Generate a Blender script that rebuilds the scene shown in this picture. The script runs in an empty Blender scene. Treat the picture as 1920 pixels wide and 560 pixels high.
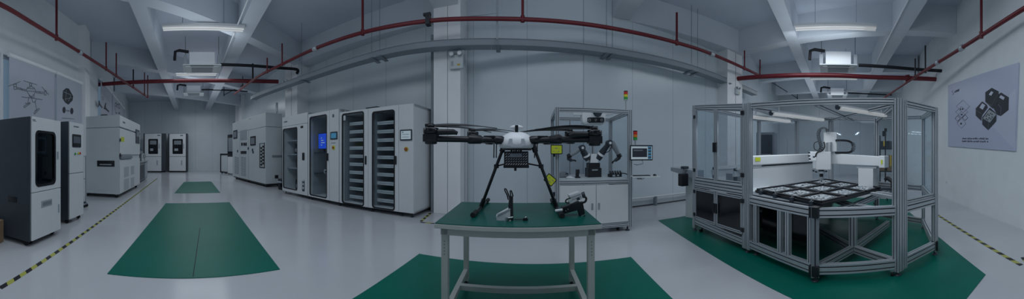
import bpy, bmesh, math, random
from mathutils import Vector, Matrix
random.seed(4)
S = bpy.context.scene
COL = S.collection
sin, cos, pi = math.sin, math.cos, math.pi

# ---------------------------------------------------------------- camera (stitched cylindrical panorama)
FP, X0, Y0, HC = 500.0, 960.0, 287.0, 1.2
cd = bpy.data.cameras.new('camera'); cam = bpy.data.objects.new('camera', cd); COL.objects.link(cam)
cd.type = 'PANO'; cd.panorama_type = 'CENTRAL_CYLINDRICAL'
cd.central_cylindrical_range_u_min = -960 / FP; cd.central_cylindrical_range_u_max = 960 / FP
cd.central_cylindrical_range_v_min = -(560 - Y0) / FP; cd.central_cylindrical_range_v_max = Y0 / FP
cd.clip_start = 0.05; cd.clip_end = 200
cam.location = (0, 0, HC); cam.rotation_euler = (pi / 2, 0, 0)
S.camera = cam

# ---------------------------------------------------------------- world, lights, exposure
S.view_settings.view_transform = 'Standard'; S.view_settings.look = 'None'
S.view_settings.gamma = 1.0; S.view_settings.use_curve_mapping = False
S.view_settings.exposure = -0.18
w = bpy.data.worlds.new('world'); S.world = w; w.use_nodes = True
w.node_tree.nodes['Background'].inputs[0].default_value = (0.30, 0.40, 0.52, 1)
w.node_tree.nodes['Background'].inputs[1].default_value = 0.16
LC = (0.86, 0.93, 1.0)
def area(name, loc, sx, sy, e, rot=(0, 0, 0), col=LC):
    l = bpy.data.lights.new(name, 'AREA'); l.shape = 'RECTANGLE'; l.size = sx; l.size_y = sy; l.energy = e; l.color = col
    o = bpy.data.objects.new(name, l); o.location = loc; o.rotation_euler = rot; COL.objects.link(o); return o
AL, AR = math.radians(157.6), math.radians(21.7)
area('overhead_fill', (0, 1.0, 4.35), 6.0, 2.6, 92)  # unseen fill panel added above the camera, no tube modelled here
area('overhead_fill', (0, -2.4, 3.9), 8.0, 1.6, 62, (math.radians(-38), 0, 0))  # another added fill panel, out of view behind the camera
area('tube_lamp_wing', (-5.4, 2.35, 4.0), 2.4, 1.9, 34, (0, 0, AL))
area('tube_lamp_wing', (-8.9, 3.8, 4.0), 2.0, 1.9, 28, (0, 0, AL))
area('tube_lamp_wing', (-13.2, 5.5, 4.0), 2.5, 3.0, 60, (0, 0, AL))
area('tube_lamp_wing', (5.4, 2.35, 4.0), 2.4, 1.9, 42, (0, 0, AR))
area('tube_lamp_wing', (9.6, 4.0, 4.0), 2.5, 2.2, 50, (0, 0, AR))
# unseen upward fill panels added to brighten the ceiling bays
area('fill_uplight_wing', (-5.4, 2.35, 3.3), 2.0, 1.6, 7, (pi, 0, AL))
area('fill_uplight_wing', (5.4, 2.35, 3.3), 2.0, 1.6, 8, (pi, 0, AR))
area('fill_uplight_wing', (-10.5, 4.4, 3.0), 4.0, 2.5, 14, (pi, 0, AL))
area('fill_uplight_wing', (10.5, 4.4, 3.0), 4.0, 2.5, 14, (pi, 0, AR))
area('fill_uplight_window_side', (-4.6, -.6, 2.6), 2.5, 1.5, 3, (pi, 0, AL))  # added fill for the ceiling on the window side, no fixture here
area('tube_sidelight_wing', (-5.75, 2.5, 3.85), 1.7, .2, 4, (math.radians(90), 0, math.radians(67)))
area('tube_sidelight_wing', (5.75, 2.5, 3.85), 1.7, .2, 4, (math.radians(90), 0, math.radians(-67)))
area('tube_sidelight_far', (-9.2, 3.9, 3.8), 1.4, .2, 3, (math.radians(90), 0, math.radians(67)))
area('tube_sidelight_far', (8.9, 3.5, 3.7), 1.4, .2, 3, (math.radians(90), 0, math.radians(-67)))
area('fill_uplight_hall', (0, 2.2, 2.9), 6.0, 1.5, 38, (pi, 0, 0))  # added fill that lifts the ceiling centre, no fixture here

# ---------------------------------------------------------------- materials
M = {}
def mat(name, col, rough=0.5, metal=0.0, emit=None, es=1.0, bump=0, bscale=60, var=0, vscale=3, spec=0.5, coat=0):
    m = bpy.data.materials.new(name); m.use_nodes = True; nt = m.node_tree; b = nt.nodes['Principled BSDF']
    b.inputs['Base Color'].default_value = (*col, 1); b.inputs['Roughness'].default_value = rough
    b.inputs['Metallic'].default_value = metal; b.inputs['Specular IOR Level'].default_value = spec
    if coat: b.inputs['Coat Weight'].default_value = coat; b.inputs['Coat Roughness'].default_value = 0.15
    if emit: b.inputs['Emission Color'].default_value = (*emit, 1); b.inputs['Emission Strength'].default_value = es
    tc = nt.nodes.new('ShaderNodeTexCoord')
    if var:
        n = nt.nodes.new('ShaderNodeTexNoise'); n.inputs['Scale'].default_value = vscale; n.inputs['Detail'].default_value = 4
        nt.links.new(tc.outputs['Object'], n.inputs['Vector'])
        r = nt.nodes.new('ShaderNodeMapRange'); r.inputs[1].default_value = .3; r.inputs[2].default_value = .7
        r.inputs[3].default_value = 1 - var; r.inputs[4].default_value = 1 + var
        nt.links.new(n.outputs['Fac'], r.inputs[0])
        mx = nt.nodes.new('ShaderNodeVectorMath'); mx.operation = 'SCALE'; mx.inputs[0].default_value = col
        nt.links.new(r.outputs[0], mx.inputs['Scale']); nt.links.new(mx.outputs[0], b.inputs['Base Color'])
    if bump:
        n = nt.nodes.new('ShaderNodeTexNoise'); n.inputs['Scale'].default_value = bscale
        nt.links.new(tc.outputs['Object'], n.inputs['Vector'])
        bp = nt.nodes.new('ShaderNodeBump'); bp.inputs['Strength'].default_value = bump; bp.inputs['Distance'].default_value = .01
        nt.links.new(n.outputs['Fac'], bp.inputs['Height']); nt.links.new(bp.outputs[0], b.inputs['Normal'])
    M[name] = m; return m
mat('floor', (.52, .54, .57), .16, var=.05, vscale=.8, spec=.45)
mat('wall_plain', (.80, .84, .86), .55, var=.03)
mat('column', (.88, .89, .91), .5, var=.02)
mat('ceil', (.56, .61, .70), .8, var=.06, vscale=.6)
mat('beam', (.62, .67, .73), .75, var=.05, vscale=.9)
mat('white', (.66, .69, .71), .38, var=.015)
mat('offwhite', (.55, .60, .62), .4, var=.02)
mat('grey', (.34, .38, .42), .4)
mat('midgrey', (.20, .23, .26), .45)
mat('tray_metal', (.24, .28, .32), .45)
mat('seam', (.05, .06, .07), .6)
mat('anthracite', (.035, .045, .06), .42, var=.1)
mat('black', (.010, .013, .018), .4)
mat('rubber', (.008, .010, .014), .7)
mat('gloss_black', (.008, .010, .014), .12)
mat('carbon', (.012, .015, .020), .3, bump=.1, bscale=200)
mat('alu', (.50, .54, .58), .32, .35)
mat('steel', (.55, .58, .60), .25, .8)
mat('green', (.0005, .128, .092), .40, var=.08, vscale=1.2, bump=.05, spec=.2)
mat('table_green', (.003, .085, .068), .38, var=.1, vscale=2, spec=.3)
mat('frame_paint', (.47, .50, .48), .4, var=.02)
mat('red', (.145, .009, .016), .38, var=.12, vscale=5)
mat('red_signal', (.65, .02, .02), .4)
mat('orange_signal', (.8, .22, .02), .4)
mat('stop_button', (.32, .09, .03), .4)
mat('green_signal', (.03, .35, .05), .4)
mat('yellow', (.75, .72, .02), .5)
mat('lime', (.55, .62, .03), .5)
mat('gold', (.6, .42, .05), .5)
mat('screen', (.010, .014, .02), .15, emit=(.10, .14, .19), es=.25)
mat('screen_blue', (.01, .03, .2), .2, emit=(.01, .06, .55), es=.8)
mat('screen_teal', (.02, .08, .15), .2, emit=(.05, .2, .34), es=.6)
mat('screen_light', (.2, .22, .25), .2, emit=(.35, .45, .50), es=.6)
mat('tube', (.5, .5, .5), .4, emit=(.62, .65, .66), es=.36)
mat('tube_far', (.5, .5, .5), .4, emit=(.62, .68, .69), es=.40)
mat('lamp_glass', (.7, .73, .75), .2)
mat('daylight', (.3, .4, .5), .3, emit=(.16, .24, .31), es=.4)
mat('blind', (.52, .55, .63), .7, var=.02)
mat('ink', (.03, .035, .05), .6)
mat('ink_soft', (.16, .18, .22), .6)
mat('poster', (.50, .54, .70), .35)
mat('poster_pale', (.56, .60, .74), .35)
mat('poster_line', (.12, .14, .19), .5)
mat('cardboard', (.22, .15, .09), .8, var=.1, vscale=8)
mat('chip', (.45, .49, .52), .35, .3)
mat('white_plastic', (.80, .83, .86), .25)
mat('headrail', (.92, .95, .96), .3)
mat('logo', (.10, .12, .15), .5)
mat('pipe_black', (.008, .010, .014), .8, bump=.6, bscale=30)

def wall_mat(name, col, pitch, rough, seamw=.012, off=0.0):
    m = mat(name, col, rough, var=.035, vscale=.7); nt = m.node_tree; b = nt.nodes['Principled BSDF']
    tc = nt.nodes['Texture Coordinate']; sp = nt.nodes.new('ShaderNodeSeparateXYZ'); nt.links.new(tc.outputs['Object'], sp.inputs[0])
    def mth(op, a, bb):
        n = nt.nodes.new('ShaderNodeMath'); n.operation = op
        if hasattr(a, 'node'): nt.links.new(a, n.inputs[0])
        else: n.inputs[0].default_value = a
        n.inputs[1].default_value = bb; return n.outputs[0]
    f = mth('LESS_THAN', mth('MODULO', mth('ADD', sp.outputs['X'], 100 * pitch + off), pitch), seamw)
    base = b.inputs['Base Color'].links[0].from_socket
    mx = nt.nodes.new('ShaderNodeMix'); mx.data_type = 'RGBA'
    nt.links.new(f, mx.inputs[0]); nt.links.new(base, mx.inputs[6]); mx.inputs[7].default_value = (.42, .47, .51, 1)
    nt.links.new(mx.outputs[2], b.inputs['Base Color'])
    return m
wall_mat('wall_panel', (.66, .73, .77), 1.15, .24)

def glass(name, tint, fac=.10, rough=.03):
    m = bpy.data.materials.new(name); m.use_nodes = True; nt = m.node_tree; nt.nodes.remove(nt.nodes['Principled BSDF'])
    t = nt.nodes.new('ShaderNodeBsdfTransparent'); t.inputs[0].default_value = (*tint, 1)
    g = nt.nodes.new('ShaderNodeBsdfGlossy'); g.inputs['Roughness'].default_value = rough; g.inputs[0].default_value = (.8, .9, 1, 1)
    lw = nt.nodes.new('ShaderNodeLayerWeight'); lw.inputs[0].default_value = .3
    pw = nt.nodes.new('ShaderNodeMath'); pw.operation = 'POWER'; pw.inputs[1].default_value = 3; nt.links.new(lw.outputs['Facing'], pw.inputs[0])
    fr = nt.nodes.new('ShaderNodeMath'); fr.operation = 'MULTIPLY_ADD'; fr.inputs[1].default_value = .3; fr.inputs[2].default_value = fac * .4; nt.links.new(pw.outputs[0], fr.inputs[0])
    mx = nt.nodes.new('ShaderNodeMixShader'); nt.links.new(fr.outputs[0], mx.inputs[0])
    nt.links.new(t.outputs[0], mx.inputs[1]); nt.links.new(g.outputs[0], mx.inputs[2])
    nt.links.new(mx.outputs[0], nt.nodes['Material Output'].inputs[0]); M[name] = m
glass('glass', (.93, .955, .965), .06); glass('glass_dark', (.45, .52, .56)); glass('acrylic', (.92, .94, .96), .06)

def stripe_mat():
    m = bpy.data.materials.new('hazard'); m.use_nodes = True; nt = m.node_tree; b = nt.nodes['Principled BSDF']
    tc = nt.nodes.new('ShaderNodeTexCoord'); sp = nt.nodes.new('ShaderNodeSeparateXYZ'); nt.links.new(tc.outputs['Object'], sp.inputs[0])
    a = nt.nodes.new('ShaderNodeMath'); a.operation = 'MULTIPLY_ADD'; a.inputs[1].default_value = -.8
    nt.links.new(sp.outputs['Y'], a.inputs[0]); nt.links.new(sp.outputs['X'], a.inputs[2])
    c = nt.nodes.new('ShaderNodeMath'); c.operation = 'ADD'; c.inputs[1].default_value = 100; nt.links.new(a.outputs[0], c.inputs[0])
    d = nt.nodes.new('ShaderNodeMath'); d.operation = 'MODULO'; d.inputs[1].default_value = .20; nt.links.new(c.outputs[0], d.inputs[0])
    e = nt.nodes.new('ShaderNodeMath'); e.operation = 'LESS_THAN'; e.inputs[1].default_value = .10; nt.links.new(d.outputs[0], e.inputs[0])
    mx = nt.nodes.new('ShaderNodeMix'); mx.data_type = 'RGBA'; mx.inputs[6].default_value = (.42, .43, .09, 1); mx.inputs[7].default_value = (.02, .02, .025, 1)
    nt.links.new(e.outputs[0], mx.inputs[0]); nt.links.new(mx.outputs[2], b.inputs['Base Color']); b.inputs['Roughness'].default_value = .5
    M['hazard'] = m
stripe_mat()

# ---------------------------------------------------------------- mesh helpers
class MB:
    def __init__(s): s.v = []; s.f = []; s.m = []; s.mats = []; s.sm = []; s.g = []
    def mi(s, m):
        if m not in s.mats: s.mats.append(m)
        return s.mats.index(m)
    def add(s, vs, fs, m, smooth=False):
        o = len(s.v); s.v += [tuple(v) for v in vs]; k = s.mi(m); s.g.append((o, len(s.v), len(s.f), len(s.f) + len(fs)))
        for f in fs: s.f.append([i + o for i in f]); s.m.append(k); s.sm.append(smooth)
        return s
    def merge(s): a, b = s.g[-2:]; s.g[-2:] = [(a[0], b[1], a[2], b[3])]
    def box(s, x0, x1, y0, y1, z0, z1, m):
        vs = [(x, y, z) for z in (z0, z1) for y in (y0, y1) for x in (x0, x1)]
        return s.add(vs, [(0, 2, 3, 1), (4, 5, 7, 6), (0, 1, 5, 4), (2, 6, 7, 3), (0, 4, 6, 2), (1, 3, 7, 5)], m)
    def frame3(s, p0, p1, up=None):
        p0 = Vector(p0); p1 = Vector(p1); d = (p1 - p0).normalized()
        up = Vector(up) if up else (Vector((0, 0, 1)) if abs(d.z) < .9 else Vector((0, 1, 0)))
        a = d.cross(up).normalized(); b = a.cross(d).normalized(); return p0, p1, a, b
    def bar(s, p0, p1, w_, h_, m, up=None):
        p0, p1, a, b = s.frame3(p0, p1, up); vs = []
        for p in (p0, p1):
            for i, j in ((-1, -1), (1, -1), (1, 1), (-1, 1)): vs.append(p + a * i * w_ / 2 + b * j * h_ / 2)
        return s.add(vs, [(0, 1, 2, 3), (7, 6, 5, 4), (0, 4, 5, 1), (1, 5, 6, 2), (2, 6, 7, 3), (3, 7, 4, 0)], m)
    def prof(s, p0, p1, w_, h_, m='alu', nw=1, nh=1, up=None):
        """aluminium extrusion with black-filled slots"""
        p0, p1, a, b = s.frame3(p0, p1, up)
        def side(L, n):
            out = [(-L / 2, 0, 0)]
            sw = min(.011, L / n * .28)
            for i in range(n):
                c = -L / 2 + L * (i + .5) / n
                out += [(c - sw / 2, 0, 0), (c - sw / 2, .005, 1), (c + sw / 2, .005, 1), (c + sw / 2, 0, 0)]
            return out
        loop = []
        for t, dp, k in side(w_, nw): loop.append((t, -h_ / 2 + dp, k))
        for t, dp, k in side(h_, nh): loop.append((w_ / 2 - dp, t, k))
        for t, dp, k in side(w_, nw): loop.append((-t, h_ / 2 - dp, k))
        for t, dp, k in side(h_, nh): loop.append((-w_ / 2 + dp, -t, k))
        n = len(loop); vs = [p0 + a * x + b * y for x, y, _ in loop] + [p1 + a * x + b * y for x, y, _ in loop]
        A = []; B = []
        for i in range(n):
            j = (i + 1) % n
            (B if loop[i][2] and loop[j][2] else A).append((i, i + n, j + n, j))
        A += [tuple(range(n)), tuple(range(2 * n - 1, n - 1, -1))]
        s.add(vs, A, m); s.add(vs, B, 'rubber'); s.merge(); return s
    def tube(s, pts, r, m, n=10, cap=True):
        pts = [Vector(p) for p in pts]; rs = r if isinstance(r, (list, tuple)) else [r] * len(pts)
        vs = []; fs = []; prev = None
        for i, p in enumerate(pts):
            d = (pts[min(i + 1, len(pts) - 1)] - pts[max(i - 1, 0)]).normalized()
            if prev is None:
                up = Vector((0, 0, 1)) if abs(d.z) < .9 else Vector((1, 0, 0)); a = d.cross(up).normalized()
            else: a = (prev - d * prev.dot(d)).normalized()
            prev = a; b = d.cross(a)
            for k in range(n):
                t = 2 * pi * k / n; vs.append(p + (a * cos(t) + b * sin(t)) * rs[i])
        for i in range(len(pts) - 1):
            for k in range(n):
                k2 = (k + 1) % n; fs.append((i * n + k, i * n + k2, (i + 1) * n + k2, (i + 1) * n + k))
        s.add(vs, fs, m, True)
        if cap: s.add(vs, [tuple(range(n - 1, -1, -1)), tuple(range((len(pts) - 1) * n, len(pts) * n))], m); s.merge()
        return s
    def lathe(s, prof, c, m, n=24, sx=1, sy=1):
        vs = []; fs = []; c = Vector(c)
        for r, z in prof:
            for k in range(n): t = 2 * pi * k / n; vs.append(c + Vector((r * cos(t) * sx, r * sin(t) * sy, z)))
        for i in range(len(prof) - 1):
            for k in range(n): k2 = (k + 1) % n; fs.append((i * n + k, i * n + k2, (i + 1) * n + k2, (i + 1) * n + k))
        fs += [tuple(range(n - 1, -1, -1)), tuple(range((len(prof) - 1) * n, len(prof) * n))]
        return s.add(vs, fs, m, True)
    def ball(s, c, r, m, n=14, k=8, sz=1):
        return s.lathe([(max(.0005, r * sin(pi * i / k)), -r * cos(pi * i / k) * sz) for i in range(k + 1)], c, m, n)
    def prism(s, pts, off, m):
        off = Vector(off); pts = [Vector(p) for p in pts]; n = len(pts); vs = pts + [p + off for p in pts]
        return s.add(vs, [tuple(range(n - 1, -1, -1)), tuple(range(n, 2 * n))] + [(i, (i + 1) % n, (i + 1) % n + n, i + n) for i in range(n)], m)
    def wplate(s, x0, x1, z0, z1, y0, y1, m, holes, r=0):
        """wall/door plate in the xz plane with rectangular holes side by side"""
        hs = sorted(holes); x = x0
        for (a, b, c, d) in hs:
            s.box(x, a, y0, y1, z0, z1, m); s.box(a, b, y0, y1, z0, c, m); s.box(a, b, y0, y1, d, z1, m); x = b
        s.box(x, x1, y0, y1, z0, z1, m); return s
ROOTS = {}
SPLIT = set('hinge dial inner_window door_joint label_plate vent key slide_rail knob bolt leg_joint bracket logo_plate side_grip clamp connector corner_joint screw_knob'.split())
def split_mb(mb):
    """one MB per loose primitive"""
    out = []
    for (v0, v1, f0, f1) in mb.g:
        q = MB(); q.v = mb.v[v0:v1]; q.f = [[i - v0 for i in f] for f in mb.f[f0:f1]]; q.m = mb.m[f0:f1]; q.sm = mb.sm[f0:f1]; q.mats = mb.mats; out.append(q)
    return out
def build(name, mb, parent=None, bevel=0, world=False, fix=True):
    if name in SPLIT and len(mb.g) > 1 and parent is not None:
        return [build_one(name, q, parent, bevel, world, fix) for q in split_mb(mb)][0]
    return build_one(name, mb, parent, bevel, world, fix)
def build_one(name, mb, parent=None, bevel=0, world=False, fix=True):
    me = bpy.data.meshes.new(name)
    vs = mb.v
    if world and parent is not None:
        inv = PM[parent.name].inverted(); vs = [tuple(inv @ Vector(v)) for v in vs]
    me.from_pydata(vs, [], mb.f)
    for m in mb.mats: me.materials.append(M[m])
    me.polygons.foreach_set('material_index', mb.m); me.polygons.foreach_set('use_smooth', mb.sm)
    if fix:
        bm = bmesh.new(); bm.from_mesh(me); bmesh.ops.recalc_face_normals(bm, faces=bm.faces); bm.to_mesh(me); bm.free()
    me.update()
    o = bpy.data.objects.new(name, me); COL.objects.link(o)
    if parent is not None:
        o.parent = parent; PM[o.name] = PM[parent.name]
    else: PM[o.name] = Matrix()
    if bevel:
        b = o.modifiers.new('bevel', 'BEVEL'); b.width = bevel; b.segments = 2; b.limit_method = 'ANGLE'; b.angle_limit = .9
    return o
PM = {}
def tag(o, label, cat, group=None, kind=None):
    if label: o['label'] = label
    if cat: o['category'] = cat
    if group: o['group'] = group
    if kind: o['kind'] = kind
    return o
def thing(name, label, cat, loc=(0, 0, 0), rz=0, group=None, kind=None):
    o = bpy.data.objects.new(name, None); COL.objects.link(o); o.empty_display_size = .1
    o.location = loc; o.rotation_euler = (0, 0, rz)
    PM[o.name] = Matrix.Translation(Vector(loc)) @ Matrix.Rotation(rz, 4, 'Z')
    return tag(o, label, cat, group, kind)
def at2(name, label, cat, pL, pR, group=None, z=0):
    """a thing standing with its front edge from pL to pR (plan points), local y = depth; returns (thing, width)"""
    dx, dy = pR[0] - pL[0], pR[1] - pL[1]
    return thing(name, label, cat, (pL[0], pL[1], z), math.atan2(dy, dx), group), math.hypot(dx, dy)
def struct(name, mb, bevel=0): return tag(build(name, mb, bevel=bevel), None, None, kind='structure')
def swall(name, a, b, z0, z1, th, m):
    """a wall from plan point a to b; room side is local -y"""
    mb = MB(); L = math.hypot(b[0] - a[0], b[1] - a[1]); mb.box(0, L, 0, th, z0, z1, m)
    o = build(name, mb); o.location = (a[0], a[1], 0); o.rotation_euler = (0, 0, math.atan2(b[1] - a[1], b[0] - a[0])); o['kind'] = 'structure'; return o
# bearings read off the photograph
def az(px): return (px - X0) / FP
def R(px, r): return Vector((r * sin(az(px)), r * cos(az(px)), 0))
def G(px, py, z=0):
    r = (HC - z) * FP / (py - Y0); p = R(px, r); p.z = z; return p
def H(r, py): return HC + r * (Y0 - py) / FP
def Q(px, py, r): p = R(px, r); p.z = H(r, py); return p
def face(t, px, py, yl=0):
    """local (x, z) on the thing's local plane y = yl"""
    m = PM[t.name]; o = m @ Vector((0, yl, 0)); ex = (m.to_3x3() @ Vector((1, 0, 0)))
    d = Vector((sin(az(px)), cos(az(px)))); det = -d.x * ex.y + d.y * ex.x
    r = (-o.x * ex.y + o.y * ex.x) / det; p = d * r
    x = (p.x - o.x) * ex.x + (p.y - o.y) * ex.y
    return x, H(r, py) - m.translation.z
def rrect(x0, x1, z0, z1, r, n=4):
    pts = []
    for cx, cz, a0 in ((x1 - r, z1 - r, 0), (x0 + r, z1 - r, pi / 2), (x0 + r, z0 + r, pi), (x1 - r, z0 + r, 1.5 * pi)):
        for i in range(n + 1): a = a0 + pi / 2 * i / n; pts.append((cx + r * cos(a), cz + r * sin(a)))
    return pts
def rplate(mb, x0, x1, z0, z1, y0, y1, r, m):
    return mb.prism([(x, y0, z) for x, z in rrect(x0, x1, z0, z1, r)], (0, y1 - y0, 0), m)
def rframe(mb, X0_, X1_, Z0_, Z1_, x0, x1, z0, z1, r, y0, y1, m, n=4):
    """door skin: rectangle X..Z with a rounded window x..z cut through"""
    inn = rrect(x0, x1, z0, z1, r, n); k = n + 1; out = []
    for q, (cx, cz) in enumerate(((X1_, Z1_), (X0_, Z1_), (X0_, Z0_), (X1_, Z0_))): out += [(cx, cz)] * k
    N = len(inn); vs = []
    for y in (y0, y1): vs += [(x, y, z) for x, z in out] + [(x, y, z) for x, z in inn]
    fs = []
    for i in range(N):
        j = (i + 1) % N
        fs.append((i, j, N + j, N + i) if out[i] != out[j] else (i, N + j, N + i))
        fs.append((2 * N + i, 3 * N + i, 3 * N + j, 2 * N + j) if out[i] != out[j] else (2 * N + i, 3 * N + i, 3 * N + j))
        fs.append((N + i, N + j, 3 * N + j, 3 * N + i))
        if out[i] != out[j]: fs.append((i, 2 * N + i, 2 * N + j, j))
    return mb.add(vs, fs, m)
def rring(mb, o, ro, i_, ri, y0, y1, m, n=4):
    A = rrect(*o, ro, n); B = rrect(*i_, ri, n); N = len(A); vs = []
    for y in (y0, y1): vs += [(x, y, z) for x, z in A] + [(x, y, z) for x, z in B]
    fs = []
    for k in range(N):
        j = (k + 1) % N
        fs += [(k, j, N + j, N + k), (2 * N + k, 3 * N + k, 3 * N + j, 2 * N + j), (N + k, N + j, 3 * N + j, 3 * N + k), (k, 2 * N + k, 2 * N + j, j)]
    return mb.add(vs, fs, m)
def text(name, s, size, loc, rot, m, parent=None, ext=.001, align='CENTER'):
    c = bpy.data.curves.new(name, 'FONT'); c.body = s; c.size = size; c.extrude = ext; c.align_x = align; c.align_y = 'CENTER'
    o = bpy.data.objects.new(name, c); COL.objects.link(o); c.materials.append(M[m])
    o.location = loc; o.rotation_euler = rot
    if parent is not None: o.parent = parent
    # turned into a mesh so that it reads as an ordinary part
    dg = bpy.context.evaluated_depsgraph_get(); me = bpy.data.meshes.new_from_object(o.evaluated_get(dg))
    q = bpy.data.objects.new(name, me); COL.objects.link(q); q.location = loc; q.rotation_euler = rot
    if parent is not None: q.parent = parent
    bpy.data.objects.remove(o); return q
UP = (pi / 2, 0, 0)

# ================================================================ ROOM
ZC = 4.75
mb = MB(); mb.prism([(-24, -7, -.1), (24, -7, -.1), (24, 14, -.1), (-24, 14, -.1)], (0, 0, .1), 'floor'); struct('floor', mb)
mb = MB(); mb.box(-24, 24, -7, 14, ZC, ZC + .2, 'ceil'); struct('ceiling', mb)
EL0, EL1 = (-18.5, 2.5), (-15.6, 9.3)
swall('wall_left_end', EL0, EL1, 0, ZC, .2, 'wall_panel')
swall('wall_front_left', EL1, (-6.5, 6.62), 0, ZC, .2, 'wall_panel')
swall('wall_front', (-6.5, 6.62), (1.45, 5.28), 0, ZC, .2, 'wall_panel')
swall('wall_front_right', (1.45, 5.28), (6.3, 5.62), 0, ZC, .2, 'wall_panel')
swall('wall_front_far', (6.3, 5.62), (12.9, 8.25), 0, ZC, .2, 'wall_panel')
swall('wall_right_end', (12.9, 8.25), (15.3, 2.2), 0, ZC, .2, 'wall_panel')
swall('wall_right', (15.3, 2.2), (2.2, -1.98), 0, ZC, .2, 'wall_plain')
# window wall on the left: low wall, piers and header around two groups of windows
def along(t, px): return face(t, px, 200)[0]
NW0, NW1 = (-2.6, -3.0), (-7.6, -.3)
tn, Ln = at2('wall_left', None, None, NW0, NW1); tn['kind'] = 'structure'
xa, xb = along(tn, 6) - .0, along(tn, 150)
mb = MB(); mb.wplate(0, Ln, 0, ZC, 0, .25, 'wall_plain', [(xa - 1.2, xa - .06, .9, 3.15), (xa, xb, .9, 3.15)])
build('wall_shell', mb, tn)
FW0, FW1 = NW1, EL0
tf_, Lf = at2('wall_left_far', None, None, FW0, FW1); tf_['kind'] = 'structure'
xc, xd = along(tf_, 184), along(tf_, 231)
mb = MB(); mb.wplate(0, Lf, 0, ZC, 0, .25, 'wall_plain', [(xc, xd, 1.2, 3.85)])
build('wall_shell', mb, tf_)
mb = MB(); mb.box(-.22, .28, -.14, .1, 0, ZC, 'column'); o = build('wall_pier', mb, tf_)
mb = MB(); mb.box(xd + .12, xd + .5, -.08, 0, 0, ZC, 'wall_plain'); build('wall_pier', mb, tf_)
# window frames and panes
for t, a, b, z0, z1, nm in ((tn, xa - 1.2, xa - .06, .9, 3.15, 'window_1'), (tn, xa, xb, .9, 3.15, 'window_2'), (tf_, xc, xd, 1.2, 3.85, 'window_3')):
    ww = thing(nm, None, None, t.location, t.rotation_euler[2]); ww['kind'] = 'structure'
    mb = MB(); g = .05
    mb.box(a, b, .06, .14, z0, z0 + g, 'alu').box(a, b, .06, .14, z1 - g, z1, 'alu')
    for x in (a, (a + b) / 2 - g / 2, b - g): mb.box(x, x + g, .06, .14, z0, z1, 'alu')
    build('window_frame', mb, ww)
    mb = MB(); mb.box(a + g, b - g, .09, .10, z0 + g, z1 - g, 'daylight'); build('pane', mb, ww)

# columns
def column(name, a, b, d):
    t = thing(name, None, None, (a[0], a[1], 0), math.atan2(b[1] - a[1], b[0] - a[0])); L = math.hypot(b[0] - a[0], b[1] - a[1])
    mb = MB(); mb.box(0, L, 0, d, 0, ZC, 'column'); build('column_shaft', mb, t, .006)
    t['kind'] = 'structure'
    mb = MB(); mb.box(L * .53, L * .54, -.004, 0, .0, ZC, 'seam'); build('cover_joint', mb, t)
    return t
c2 = column('trim_1', (-1.56, 5.14), (-1.0, 5.10), .55)
c1 = column('trim_2', (-6.98, 6.12), (-6.3, 6.05), .6)
c3 = column('trim_3', (5.42, 5.18), (6.12, 5.23), .45)
c4 = column('trim_4', tuple(R(441, 17.4).xy), tuple(R(452, 16.2).xy), .4)
# corner posts of conduit beside the centre column
mb = MB(); mb.tube([(-.97, 5.42, 0), (-.97, 5.42, 3.6)], .014, 'alu'); struct('trim_5', mb)
mb = MB(); mb.box(-1.62, -1.57, 5.16, 5.5, 0, 3.6, 'midgrey'); struct('trim_6', mb)

# beams
ZB = 4.1
def beam(mb, a, b, w_, zb=ZB): mb.bar((a[0], a[1], (ZC + zb) / 2), (b[0], b[1], (ZC + zb) / 2), w_, ZC - zb, 'beam')
for i, (a, b, w_) in enumerate((((-2.9, 0.0), (-18.0, 5.9), .30), ((-2.6, 2.45), (-16.6, 7.55), .36),
                               ((2.6, 2.2), (14.0, 6.3), .30), ((3.0, -.55), (15.0, 4.1), .36),
                               ((-1.3, 1.5), (-1.3, 5.5), .5), ((-4.3, -1.9), (-6.4, 6.5), .3), ((-8.6, -.1), (-10.7, 7.6), .3), ((-12.6, 1.0), (-13.9, 8.4), .3),
                               ((1.9, 1.5), (2.3, 5.3), .4), ((6.6, -.6), (5.9, 5.4), .3), ((9.8, .5), (8.9, 6.5), .3), ((12.6, 1.3), (11.2, 7.3), .3),
                               ((-6.5, 6.3), (6.3, 5.3), .5))):
    mb = MB(); beam(mb, a, b, w_, ZB + .002 * i); struct('ceiling_beam', mb)

# baseboards and a white cable duct along the front wall
t, L = at2('trim_7', None, None, (1.9, 5.285), (6.1, 5.585)); t['kind'] = 'structure'
mb = MB(); mb.box(0, L, -.03, 0, 0, .025, 'seam'); build('floor_joint', mb, t)
t, L = at2('cable_duct', 'white cable duct running low along the wall right of the robot cell', 'duct', (1.95, 5.26), (4.3, 5.42))
mb = MB(); mb.tube([(0, -.04, .20), (L, -.04, .20)], .022, 'white', 8); build('duct_body', mb, t)
mb = MB()
for x in (.1, L / 2, L - .1): mb.box(x, x + .04, -.1, 0, 0, .21, 'midgrey')
build('bracket', mb, t)

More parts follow.
